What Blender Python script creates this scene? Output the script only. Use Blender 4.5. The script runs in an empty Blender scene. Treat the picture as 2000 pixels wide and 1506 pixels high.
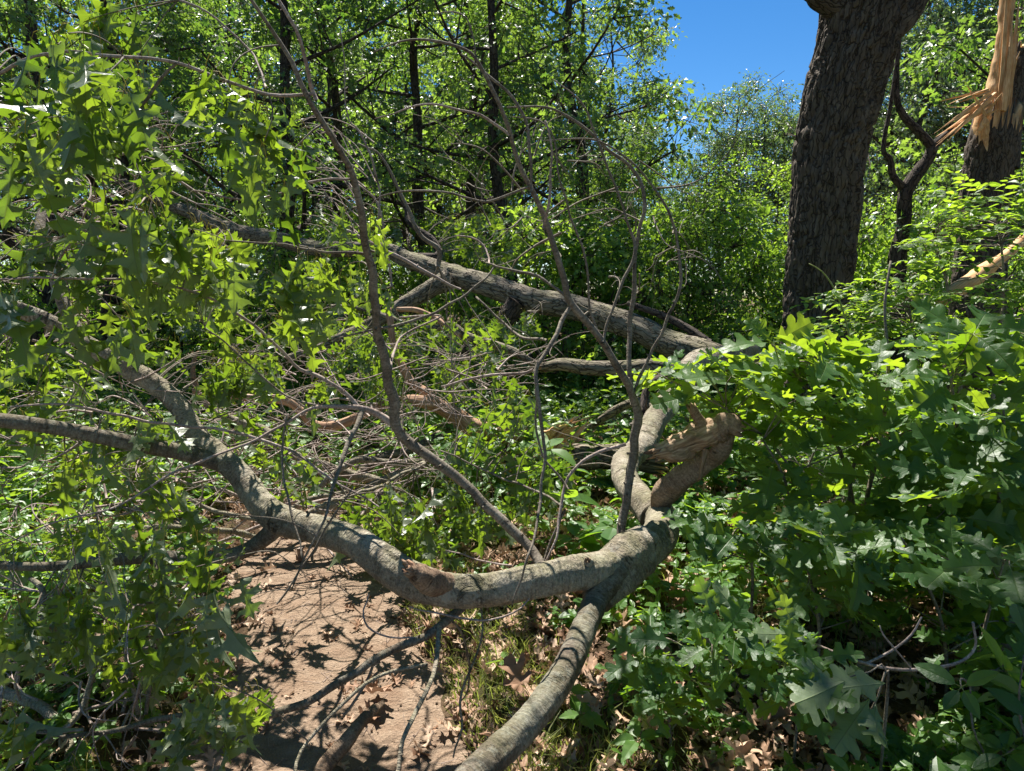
import bpy, math, random
import numpy as np
from mathutils import Vector
from mathutils.geometry import tessellate_polygon

rng = np.random.default_rng(7)
random.seed(7)
SC = bpy.context.scene
COL = SC.collection

# ------------------------------------------------------------------ camera
PITCH = math.radians(8.1)
FPX = 1351.0
CAMZ = 1.6
cam_d = bpy.data.cameras.new("camera")
cam = bpy.data.objects.new("camera", cam_d)
COL.objects.link(cam)
cam.location = (0, 0, CAMZ)
cam.rotation_euler = (math.pi / 2 - PITCH, 0, 0)
cam_d.sensor_width = 36.0
cam_d.lens = 36.0 * FPX / 2000.0
cam_d.clip_end = 500
cam_d.clip_start = 0.05
SC.camera = cam

# ------------------------------------------------------------------ light
SUN_EL = math.radians(61)
SUN_AZ = math.radians(-16)          # measured from straight ahead (+Y), negative = left
SDIR = np.array([math.sin(SUN_AZ) * math.cos(SUN_EL), math.cos(SUN_AZ) * math.cos(SUN_EL), math.sin(SUN_EL)])
world = bpy.data.worlds.new("World")
SC.world = world
world.use_nodes = True
wt = world.node_tree
sky = wt.nodes.new("ShaderNodeTexSky")
sky.sky_type = 'NISHITA'
sky.sun_disc = False
sky.sun_elevation = SUN_EL
sky.sun_rotation = SUN_AZ
sky.altitude = 1500
sky.air_density = 1.0
sky.dust_density = 0.0
sky.ozone_density = 3.0
bg = wt.nodes["Background"]
bg.inputs[1].default_value = 0.060
hs = wt.nodes.new("ShaderNodeHueSaturation")      # clear deep-blue June sky
hs.inputs["Saturation"].default_value = 1.3
wt.links.new(sky.outputs[0], hs.inputs["Color"])
wt.links.new(hs.outputs[0], bg.inputs[0])
sl = bpy.data.lights.new("sun", 'SUN')
sl.energy = 5.0
sl.angle = math.radians(0.53)
sl.color = (1.0, 0.95, 0.87)
so = bpy.data.objects.new("sun", sl)
COL.objects.link(so)
so.rotation_euler = Vector(tuple(SDIR)).to_track_quat('Z', 'Y').to_euler()
so.location = (0, 0, 30)
SC.view_settings.view_transform = 'Standard'
SC.view_settings.look = 'None'
SC.view_settings.exposure = 1.35
SC.view_settings.gamma = 1.0
SC.cycles.max_bounces = 7
SC.cycles.diffuse_bounces = 3
SC.cycles.glossy_bounces = 2
SC.cycles.transmission_bounces = 4
SC.cycles.transparent_max_bounces = 4
SC.cycles.sample_clamp_indirect = 4.0

CT, ST = math.cos(PITCH), math.sin(PITCH)


def P(px, py, d):
    """the world point seen at photo pixel (px,py), d metres ahead of the camera"""
    u = (px - 1000.0) / FPX
    v = (753.0 - py) / FPX
    ry = CT + v * ST
    k = d / ry
    return np.array([u * k, d, CAMZ + (v * CT - ST) * k])


# ------------------------------------------------------------------ noise
def _hash(ix, iy, iz, s=0):
    h = (ix * 374761393 + iy * 668265263 + iz * 2147483647 + s * 1274126177) & 0xffffffff
    h = ((h ^ (h >> 13)) * 1274126177) & 0xffffffff
    h = (h ^ (h >> 16)) & 0xffffffff
    return h / 4294967295.0


def noise3(x, y, z, s=0):
    x, y, z = np.broadcast_arrays(np.asarray(x, float), np.asarray(y, float), np.asarray(z, float))
    ix, iy, iz = np.floor(x).astype(np.int64), np.floor(y).astype(np.int64), np.floor(z).astype(np.int64)
    fx, fy, fz = x - ix, y - iy, z - iz
    fx, fy, fz = fx * fx * (3 - 2 * fx), fy * fy * (3 - 2 * fy), fz * fz * (3 - 2 * fz)
    r = 0
    for a in (0, 1):
        for b in (0, 1):
            for c in (0, 1):
                w = (fx if a else 1 - fx) * (fy if b else 1 - fy) * (fz if c else 1 - fz)
                r = r + w * _hash(ix + a, iy + b, iz + c, s)
    return r


def fbm(x, y, z, s=0, o=3):
    r, a, t = 0, 1.0, 0
    for i in range(o):
        r = r + a * noise3(x * 2 ** i, y * 2 ** i, z * 2 ** i, s + i)
        t += a
        a *= .5
    return r / t


def sstep(a, b, x):
    t = np.clip((x - a) / (b - a), 0, 1)
    return t * t * (3 - 2 * t)


# ------------------------------------------------------------------ terrain
PY = [0, 2, 2.6, 3.2, 4, 5, 6, 8, 12, 30]
PX = [-.42, -.60, -.72, -.92, -1.22, -1.5, -1.6, -1.5, -1.2, -1.0]


def path_c(y):
    return np.interp(y, PY, PX)


def path_w(x, y):
    return .50 + .10 * (noise3(0 * x + 3.1, y * 2.3, 0, 5) - .5)


def hgt(x, y):
    x = np.asarray(x, float)
    y = np.asarray(y, float)
    s = x - path_c(y)
    e = .14 * (noise3(x * 0.0, y * 3.0, .5, 2) - .5) + .07 * (noise3(x * 4, y * 7.0, .5, 3) - .5)
    hw = path_w(x, y)
    fade = 1 - .7 * sstep(5, 9, y)
    z = .15 * fade * sstep(hw - .03, hw + .13, s + e) + .13 * fade * sstep(hw, hw + .35, -s + e)
    z = z + .10 * sstep(hw + .1, hw + 2.5, s)
    off = 1 - sstep(.0, .12, hw - np.abs(s) - .02)
    z = z + off * .09 * (fbm(x * 1.6, y * 1.6, 0, 11) - .5) + .03 * (noise3(x * 5, y * 5, 1, 14) - .5) * (.35 + .65 * off)
    far = sstep(6, 25, np.hypot(x, y))
    z = z + far * 1.2 * (noise3(x * .09 + 3, y * .09, 0, 21) - .5)
    return z


# ------------------------------------------------------------------ mesh making
def mk(name, V, F3=None, F4=None, Pa=None, mats=(), parent=None, mi3=None, mi4=None, smooth=True):
    V = np.asarray(V, float)
    if parent is not None and parent.type == 'EMPTY':
        V = V - np.array(parent.get('_loc', (0, 0, 0)))
    F3 = np.zeros((0, 3), int) if F3 is None or len(F3) == 0 else np.asarray(F3, int)
    F4 = np.zeros((0, 4), int) if F4 is None or len(F4) == 0 else np.asarray(F4, int)
    me = bpy.data.meshes.new(name)
    me.vertices.add(len(V))
    me.vertices.foreach_set("co", V.ravel().astype(np.float32))
    nl = 3 * len(F3) + 4 * len(F4)
    me.loops.add(nl)
    me.loops.foreach_set("vertex_index", np.concatenate([F3.ravel(), F4.ravel()]).astype(np.int32))
    npoly = len(F3) + len(F4)
    me.polygons.add(npoly)
    starts = np.concatenate([np.arange(len(F3)) * 3, 3 * len(F3) + np.arange(len(F4)) * 4]).astype(np.int32)
    me.polygons.foreach_set("loop_start", starts)
    if not isinstance(mats, (list, tuple)):
        mats = (mats,)
    for m in mats:
        me.materials.append(m)
    if mi3 is not None or mi4 is not None:
        a = np.zeros(len(F3), int) if mi3 is None else np.asarray(mi3, int)
        b = np.zeros(len(F4), int) if mi4 is None else np.asarray(mi4, int)
        me.polygons.foreach_set("material_index", np.concatenate([a, b]).astype(np.int32))
    me.polygons.foreach_set("use_smooth", np.full(npoly, smooth, dtype=bool))
    me.update(calc_edges=True)
    if Pa is not None:
        at = me.attributes.new("p", 'FLOAT_VECTOR', 'POINT')
        at.data.foreach_set("vector", np.asarray(Pa, float).ravel().astype(np.float32))
    ob = bpy.data.objects.new(name, me)
    COL.objects.link(ob)
    if parent is not None:
        ob.parent = parent
    return ob


class MB:
    """collects geometry for one mesh"""
    def __init__(s):
        s.V, s.P, s.F3, s.F4, s.M3, s.M4, s.n = [], [], [], [], [], [], 0

    def add(s, V, F3=None, F4=None, Pa=None, mi=0, mi4=None):
        V = np.asarray(V, float)
        s.V.append(V)
        s.P.append(np.zeros((len(V), 3)) if Pa is None else np.asarray(Pa, float))
        if F3 is not None and len(F3):
            F3 = np.asarray(F3, int)
            s.F3.append(F3 + s.n)
            s.M3.append(np.full(len(F3), mi))
        if F4 is not None and len(F4):
            F4 = np.asarray(F4, int)
            s.F4.append(F4 + s.n)
            s.M4.append(np.full(len(F4), mi) if mi4 is None else mi4)
        s.n += len(V)
        return s

    def build(s, name, mats, parent=None, smooth=True):
        c = lambda L, w: np.concatenate(L) if L else np.zeros((0, w), int)
        return mk(name, np.concatenate(s.V), c(s.F3, 3), c(s.F4, 4), np.concatenate(s.P), mats, parent,
                  np.concatenate(s.M3) if s.M3 else np.zeros(0, int), np.concatenate(s.M4) if s.M4 else np.zeros(0, int), smooth)


def thing(name, label, cat, loc, group=None):
    o = bpy.data.objects.new(name, None)
    COL.objects.link(o)
    loc = tuple(float(a) for a in loc)
    o.location = loc
    o.empty_display_size = .2
    o['label'] = label
    o['category'] = cat
    o['_loc'] = loc
    if group:
        o['group'] = group
    return o


def unit(a):
    a = np.asarray(a, float)
    return a / np.maximum(np.linalg.norm(a, axis=-1, keepdims=True), 1e-9)


def catmull(pts, n_per=None, step=.05):
    """smooth resampling of an (N,k) array: first three columns are the place"""
    pts = np.asarray(pts, float)
    if len(pts) == 2:
        L = np.linalg.norm(pts[1, :3] - pts[0, :3])
        n = max(2, int(L / step) + 1)
        t = np.linspace(0, 1, n)[:, None]
        return pts[0] * (1 - t) + pts[1] * t
    Q = np.vstack([2 * pts[0] - pts[1], pts, 2 * pts[-1] - pts[-2]])
    out = []
    for i in range(len(pts) - 1):
        p0, p1, p2, p3 = Q[i], Q[i + 1], Q[i + 2], Q[i + 3]
        L = np.linalg.norm(p2[:3] - p1[:3])
        n = max(2, int(math.ceil(L / step)))
        t = np.linspace(0, 1, n, endpoint=False)[:, None]
        out.append(.5 * ((2 * p1) + (-p0 + p2) * t + (2 * p0 - 5 * p1 + 4 * p2 - p3) * t ** 2 + (-p0 + 3 * p1 - 3 * p2 + p3) * t ** 3))
    out.append(pts[-1:])
    return np.vstack(out)


def frames(C):
    T = unit(np.gradient(C, axis=0))
    ref = np.array([0, 1.0, 0]) if abs(T[0][1]) < .9 else np.array([1.0, 0, 0])
    N = np.zeros_like(T)
    n = ref - T[0] * (ref @ T[0])
    N[0] = unit(n)
    for i in range(1, len(T)):
        n = N[i - 1] - T[i] * (N[i - 1] @ T[i])
        N[i] = unit(n)
    return T, N, np.cross(T, N)


def tube(mb, pts, rad, seg=10, step=.05, lump=.06, lfreq=6.0, furrow=0.0, ff=(28., 7.), wob=0.0, end=None, start=None, mi=0, mi_end=1, seed=None, power=1.0):
    """a limb: smooth curve, tapering radius, lumpy and furrowed surface; end 'torn' leaves a splintered face"""
    pts = np.asarray(pts, float)
    rad = np.asarray(rad, float)
    if rad.ndim == 0 or len(rad) != len(pts):
        rad = np.interp(np.linspace(0, 1, len(pts)), np.linspace(0, 1, len(np.atleast_1d(rad))), np.atleast_1d(rad))
    Q = catmull(np.hstack([pts, rad[:, None]]), step=step)
    C, R = Q[:, :3].copy(), np.maximum(Q[:, 3], .0006)
    sd = random.randint(0, 999) if seed is None else seed
    if wob > 0:
        s_ = np.cumsum(np.r_[0, np.linalg.norm(np.diff(C, axis=0), axis=1)])
        w = np.minimum(1, np.minimum(s_, s_[-1] - s_) / max(.12 * s_[-1], 1e-6))
        for k in range(3):
            C[:, k] += w * wob * ((noise3(s_ * 5, 0, k * 7.3, sd) - .5) * 1.6 + (noise3(s_ * 14, 0, k * 7.3, sd + 5) - .5) * .7)
    T, N, B = frames(C)
    s_ = np.cumsum(np.r_[0, np.linalg.norm(np.diff(C, axis=0), axis=1)])
    a = np.linspace(0, 2 * math.pi, seg, endpoint=False)
    ca, sa = np.cos(a), np.sin(a)
    Rm = float(np.mean(R))
    X = (R[:, None] * ca + 0 * R[:, None])
    Y = (R[:, None] * sa)
    Z = np.repeat(s_[:, None], seg, 1)
    disp = np.ones((len(C), seg))
    if lump:
        disp += lump * 2 * (noise3(ca[None] * 1.3 + 9, sa[None] * 1.3 + 9, Z * lfreq, sd) - .5) + lump * (noise3(ca[None] * 2.5 + 9, sa[None] * 2.5 + 9, Z * lfreq * 2.7, sd + 1) - .5)
    RR = R[:, None] * disp
    if furrow:
        q = fbm(X * ff[0] + .6 * noise3(X * 9, Y * 9, Z * 6, 4), Y * ff[0], Z * ff[1] + 1.5 * noise3(X * 14, Y * 14, Z * 5, 8), sd, 2)
        ridge = np.clip(np.abs(q - .5) * 6, 0, 1)
        q2 = noise3(X * ff[0] * 2.4, Y * ff[0] * 2.4, Z * ff[1] * 4, sd + 3)
        RR = RR + furrow * (ridge - .6) + furrow * .35 * (q2 - .5)
    V = C[:, None, :] + RR[..., None] * (ca[None, :, None] * N[:, None, :] + sa[None, :, None] * B[:, None, :])
    n = len(C)
    Pa = np.stack([X, Y, Z + sd * .37], -1).reshape(-1, 3)
    V = V.reshape(-1, 3)
    i = np.arange(n - 1)[:, None] * seg
    j = np.arange(seg)[None, :]
    j2 = (j + 1) % seg
    F4 = np.stack([i + j, i + j2, i + seg + j2, i + seg + j], -1).reshape(-1, 4)
    F3 = []
    VV, PP = [V], [Pa]
    cnt = len(V)
    M4 = np.full(len(F4), mi)
    m3 = []
    for which, mode in ((0, start), (n - 1, end)):
        ring = which * seg + np.arange(seg)
        sgn = -1 if which == 0 else 1
        if mode == 'torn':
            rr = np.random.default_rng(sd)
            jag = rr.random(seg) ** 2 * R[which] * 1.6
            V[ring] += sgn * T[which] * jag[:, None]
            k = 3
            prev = ring
            for q_ in range(k):
                f = 1 - (q_ + 1) / (k + .3)
                pv = C[which] + (V[ring] - C[which]) * f
                pv = pv + sgn * T[which] * ((rr.random(seg) - .35) * R[which] * 1.5)[:, None]
                idx = cnt + np.arange(seg)
                VV.append(pv)
                PP.append(Pa[ring])
                cnt += seg
                jj = (np.arange(seg) + 1) % seg
                F4 = np.vstack([F4, np.stack([prev, prev[jj], idx[jj], idx], -1)])
                M4 = np.r_[M4, np.full(seg, mi_end)]
                prev = idx
            ring = prev
        c = C[which]
        VV.append(c[None] + (sgn * T[which] * R[which] * (.25 if mode != 'torn' else 0))[None])
        PP.append(np.array([[0, 0, s_[which]]]))
        ci = cnt
        cnt += 1
        jj = (np.arange(seg) + 1) % seg
        F3.append(np.stack([ring, ring[jj], np.full(seg, ci)], -1))
        m3.append(np.full(seg, mi_end if mode == 'torn' else mi))
    base = mb.n
    mb.add(np.vstack(VV), None, F4, np.vstack(PP), mi4=M4)
    F3 = np.vstack(F3) + base
    mb.F3.append(F3)
    mb.M3.append(np.concatenate(m3))
    return C, R


def sticks(mb, A, B, r0, r1=None, mi=0, rnd=None):
    """many thin three-sided sticks at once"""
    A, B = np.atleast_2d(A), np.atleast_2d(B)
    n = len(A)
    if n == 0:
        return
    r0 = np.broadcast_to(np.asarray(r0, float), (n,))
    r1 = r0 * .6 if r1 is None else np.broadcast_to(np.asarray(r1, float), (n,))
    T = unit(B - A)
    up = np.where(np.abs(T[:, 2:3]) < .9, np.array([[0, 0, 1.]]), np.array([[1., 0, 0]]))
    N = unit(np.cross(T, up))
    Bn = np.cross(T, N)
    V = np.zeros((n, 6, 3))
    for k in range(3):
        a = 2 * math.pi * k / 3
        d = math.cos(a) * N + math.sin(a) * Bn
        V[:, k] = A + d * r0[:, None]
        V[:, 3 + k] = B + d * r1[:, None]
    F = np.array([[0, 1, 4, 3], [1, 2, 5, 4], [2, 0, 3, 5]])
    F4 = (F[None] + 6 * np.arange(n)[:, None, None]).reshape(-1, 4)
    Pa = np.zeros((n, 6, 3))
    Pa[..., 2] = (rng.random(n) if rnd is None else rnd)[:, None]
    mb.add(V.reshape(-1, 3), None, F4, Pa.reshape(-1, 3), mi=mi)


# ------------------------------------------------------------------ leaf shapes
def make_leaf(half, fold=.25, droop=.25, wave=.03, seed=0, asym=.0, mid=6):
    rr = np.random.default_rng(seed)
    half = np.array(half, float)
    V, F = [], []
    for side in (1, -1):
        h = half.copy()
        h[:, 0] *= side * (1 + side * asym)
        h[1:-1] += (rr.random((len(h) - 2, 2)) - .5) * .025
        out = [tuple(p) for p in h]
        mids = [(0.0, t) for t in np.linspace(half[-1, 1], 0, mid + 1)[1:-1]]
        poly = out + mids
        tri = tessellate_polygon([[Vector((x, y, 0)) for x, y in poly]])
        b = len(V)
        V += poly
        for t in tri:
            a_, b_, c_ = [np.array(poly[q]) for q in t]
            cr = (b_[0] - a_[0]) * (c_[1] - a_[1]) - (b_[1] - a_[1]) * (c_[0] - a_[0])
            if abs(cr) < 1e-7:
                continue
            F.append(tuple(b + q for q in (t if cr > 0 else t[::-1])))
    V = np.array(V)
    x, y = V[:, 0], V[:, 1]
    z = fold * np.abs(x) - droop * y ** 2 + wave * np.sin(y * 17 + x * 9 + seed) * np.minimum(1, np.abs(x) * 5)
    z += wave * .8 * np.sin(x * 23 + seed * 2)
    return np.stack([x, y, z], 1), np.array(F), np.stack([x, y, 0 * x], 1)


H_PIN = [(0, 0), (.04, .03), (.12, .05), (.27, .05), (.21, .13), (.08, .20), (.06, .27), (.13, .33), (.28, .34), (.43, .29), (.36, .39),
         (.42, .47), (.27, .46), (.11, .50), (.07, .57), (.12, .64), (.25, .68), (.37, .77), (.24, .75), (.15, .79), (.18, .88), (.08, .83), (.04, .90), (0, 1.0)]
H_WHITE = [(0, 0), (.03, .08), (.06, .15), (.13, .19), (.20, .22), (.23, .27), (.20, .31), (.12, .33), (.10, .37), (.16, .42), (.27, .47), (.34, .53),
           (.35, .60), (.30, .64), (.22, .62), (.15, .62), (.15, .67), (.22, .72), (.31, .77), (.33, .84), (.28, .88), (.20, .85), (.14, .84), (.14, .90), (.12, .97), (.06, 1.0), (0, .97)]
H_ELL = [(0, 0), (.12, .10), (.22, .28), (.25, .45), (.21, .65), (.11, .85), (0, 1.0)]
H_TOOTH = [(0, 0), (.14, .06), (.18, .12), (.24, .18), (.22, .24), (.28, .30), (.25, .36), (.29, .44), (.24, .50), (.25, .58), (.18, .66), (.17, .74), (.10, .80), (.08, .88), (0, 1.0)]
H_SIMPLE = [(0, 0), (.13, .07), (.06, .2), (.38, .34), (.12, .5), (.32, .76), (.08, .78), (0, 1)]
H_ROUND = [(0, 0), (.16, .10), (.13, .25), (.30, .36), (.18, .5), (.34, .70), (.16, .78), (.10, .96), (0, 1)]
H_DIA = [(0, 0), (.24, .45), (0, 1)]
LEAF = {
    'pin': [make_leaf([(x * (.95, .8, .7, .9, .75, .6)[k], y) for x, y in H_PIN], (.15, .5, .85, .3, .65, 1.1)[k], (.1, .45, .75, -.2, .3, .6)[k], .045, k) for k in range(6)],
    'white': [make_leaf([(x * (1, .85, 1.1, .95, .8)[k], y) for x, y in H_WHITE], (.12, .35, .2, .05, .55)[k], (.08, .3, .18, -.15, .4)[k], .028, k) for k in range(5)],
    'ell': [make_leaf(H_ELL, (.2, .35, .1)[k], (.1, .3, .0)[k], .012, k, mid=3) for k in range(3)],
    'tooth': [make_leaf(H_TOOTH, (.2, .35)[k], (.1, .3)[k], .02, k, mid=4) for k in range(2)],
    'simple': [make_leaf(H_SIMPLE, (.3, .1, .5)[k], (.2, .5, .0)[k], .03, k, mid=2) for k in range(3)],
    'round': [make_leaf(H_ROUND, (.3, .1, .5)[k], (.2, .4, .0)[k], .03, k, mid=2) for k in range(3)],
    'dia': [make_leaf(H_DIA, (.3, .5)[k], (.1, .4)[k], 0, k, mid=2) for k in range(2)],
    'dry': [make_leaf(H_PIN, (.7, .3, 1.0, .5, .2)[k], (.6, -.5, .1, 1.0, .3)[k], .07, k + 9) for k in range(5)],
    'dryw': [make_leaf(H_WHITE, (.7, .3, .9)[k], (.7, -.5, .3)[k], .06, k + 9) for k in range(3)],
}


def leaves(mb, kind, pos, dr, nor, size, mi=0, rnd=None):
    pos, dr, nor = np.atleast_2d(pos), np.atleast_2d(dr), np.atleast_2d(nor)
    n = len(pos)
    if n == 0:
        return
    size = np.broadcast_to(np.asarray(size, float), (n,))
    dr = unit(dr)
    nor = unit(nor - dr * np.sum(nor * dr, 1, keepdims=True) + 1e-6)
    xx = np.cross(dr, nor)
    rnd = rng.random(n) if rnd is None else rnd
    var = rng.integers(0, len(LEAF[kind]), n)
    for k, (V, F, Pl) in enumerate(LEAF[kind]):
        m = np.where(var == k)[0]
        if len(m) == 0:
            continue
        W = (V[None, :, 0, None] * xx[m][:, None] + V[None, :, 1, None] * dr[m][:, None] + V[None, :, 2, None] * nor[m][:, None]) * size[m][:, None, None] + pos[m][:, None]
        Pa = np.repeat(Pl[None], len(m), 0).copy()
        Pa[..., 2] = rnd[m][:, None]
        FF = (F[None] + len(V) * np.arange(len(m))[:, None, None]).reshape(-1, 3)
        mb.add(W.reshape(-1, 3), FF, None, Pa.reshape(-1, 3), mi=mi)


def rdir(n, zbias=0.0, zs=1.0):
    d = rng.normal(size=(n, 3))
    d[:, 2] = d[:, 2] * zs + zbias
    return unit(d)


# ------------------------------------------------------------------ materials
class NT:
    def __init__(s, name):
        s.m = bpy.data.materials.new(name)
        s.m.use_nodes = True
        s.t = s.m.node_tree
        s.t.nodes.clear()
        s.out = s.n("ShaderNodeOutputMaterial")

    def n(s, typ, inp=None, **kw):
        nd = s.t.nodes.new(typ)
        for k, v in kw.items():
            setattr(nd, k, v)
        for k, v in (inp or {}).items():
            s.set(nd.inputs[k], v)
        return nd

    def set(s, sock, v):
        if isinstance(v, bpy.types.NodeSocket):
            s.t.links.new(v, sock)
        else:
            sock.default_value = v

    def attr(s):
        return s.n("ShaderNodeAttribute", attribute_name="p").outputs["Vector"]

    def math(s, op, a, b=0.0, clamp=False):
        nd = s.n("ShaderNodeMath", operation=op, use_clamp=clamp)
        s.set(nd.inputs[0], a)
        s.set(nd.inputs[1], b)
        return nd.outputs[0]

    def mix(s, f, a, b):
        nd = s.n("ShaderNodeMix", data_type='RGBA')
        s.set(nd.inputs[0], f)
        s.set(nd.inputs[6], a)
        s.set(nd.inputs[7], b)
        return nd.outputs[2]

    def ramp(s, f, stops):
        nd = s.n("ShaderNodeValToRGB")
        e = nd.color_ramp.elements
        while len(e) < len(stops):
            e.new(.5)
        for k, (p_, c) in enumerate(stops):
            e[k].position = p_
            e[k].color = c if len(c) == 4 else (*c, 1)
        s.set(nd.inputs[0], f)
        return nd.outputs[0]

    def noise(s, vec, scale, detail=4, rough=.55, dist=0.0):
        return s.n("ShaderNodeTexNoise", {"Vector": vec, "Scale": scale, "Detail": detail, "Roughness": rough, "Distortion": dist}).outputs[0]

    def vmul(s, vec, v):
        nd = s.n("ShaderNodeVectorMath", operation='MULTIPLY')
        s.set(nd.inputs[0], vec)
        nd.inputs[1].default_value = v
        return nd.outputs[0]

    def bump(s, h, strength=.5, dist=.01, normal=None):
        nd = s.n("ShaderNodeBump", {"Height": h, "Strength": strength, "Distance": dist})
        if normal is not None:
            s.set(nd.inputs["Normal"], normal)
        return nd.outputs[0]


def leaf_mat(name, c0, c1, t0, t1, back=None, veins=False, rough=.42, tfac=.45, spec=.5, dryc=None):
    """c: reflected colours, t: colours of the light let through, back: paler underside"""
    k = NT(name)
    at = k.attr()
    sep = k.n("ShaderNodeSeparateXYZ", {0: at})
    r = sep.outputs[2]
    pos = k.n("ShaderNodeNewGeometry")
    nz = k.noise(pos.outputs["Position"], 1.3, 2)
    oi = k.n("ShaderNodeObjectInfo").outputs["Random"]
    f = k.math('ADD', k.math('MULTIPLY', r, .75), k.math('MULTIPLY', k.math('SUBTRACT', nz, .5), .8))
    f = k.math('ADD', f, k.math('MULTIPLY', k.math('SUBTRACT', oi, .35), .55), True)
    col = k.mix(f, (*c0, 1), (*c1, 1))
    tr = k.mix(f, (*t0, 1), (*t1, 1))
    if dryc is not None:
        g = k.math('GREATER_THAN', r, 1 - dryc[3])
        col = k.mix(g, col, (*dryc[:3], 1))
        tr = k.mix(g, tr, (*dryc[:3], 1))
    if back is not None:
        col = k.mix(pos.outputs["Backfacing"], col, (*back, 1))
    nrm = None
    if veins:
        ax = k.math('ABSOLUTE', sep.outputs[0])
        midr = k.math('SUBTRACT', 1.0, k.math('MULTIPLY', ax, 70.0), True)
        w = k.math('SUBTRACT', k.math('MULTIPLY', sep.outputs[1], 9.0), k.math('MULTIPLY', ax, 8.0))
        sn = k.math('SUBTRACT', k.math('ABSOLUTE', k.math('SUBTRACT', k.math('FRACT', w), .5)), .43)
        side = k.math('MULTIPLY', sn, 13.0, True)
        v = k.math('MAXIMUM', midr, k.math('MULTIPLY', side, .45))
        col = k.mix(k.math('MULTIPLY', v, .45), col, (.17, .23, .07, 1))
        tr = k.mix(k.math('MULTIPLY', v, .7), tr, (.12, .14, .02, 1))
        bl = k.noise(k.vmul(at, (9, 9, 3)), 1.0, 3)
        nrm = k.bump(k.math('SUBTRACT', bl, k.math('MULTIPLY', v, .5)), .35, .006)
    pb = k.n("ShaderNodeBsdfPrincipled", {"Base Color": col, "Roughness": rough, "Specular IOR Level": spec})
    tl = k.n("ShaderNodeBsdfTranslucent", {"Color": tr})
    if nrm is not None:
        k.set(pb.inputs["Normal"], nrm)
    mx = k.n("ShaderNodeMixShader", {0: tfac})
    k.t.links.new(pb.outputs[0], mx.inputs[1])
    k.t.links.new(tl.outputs[0], mx.inputs[2])
    k.t.links.new(mx.outputs[0], k.out.inputs[0])
    return k.m


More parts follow.
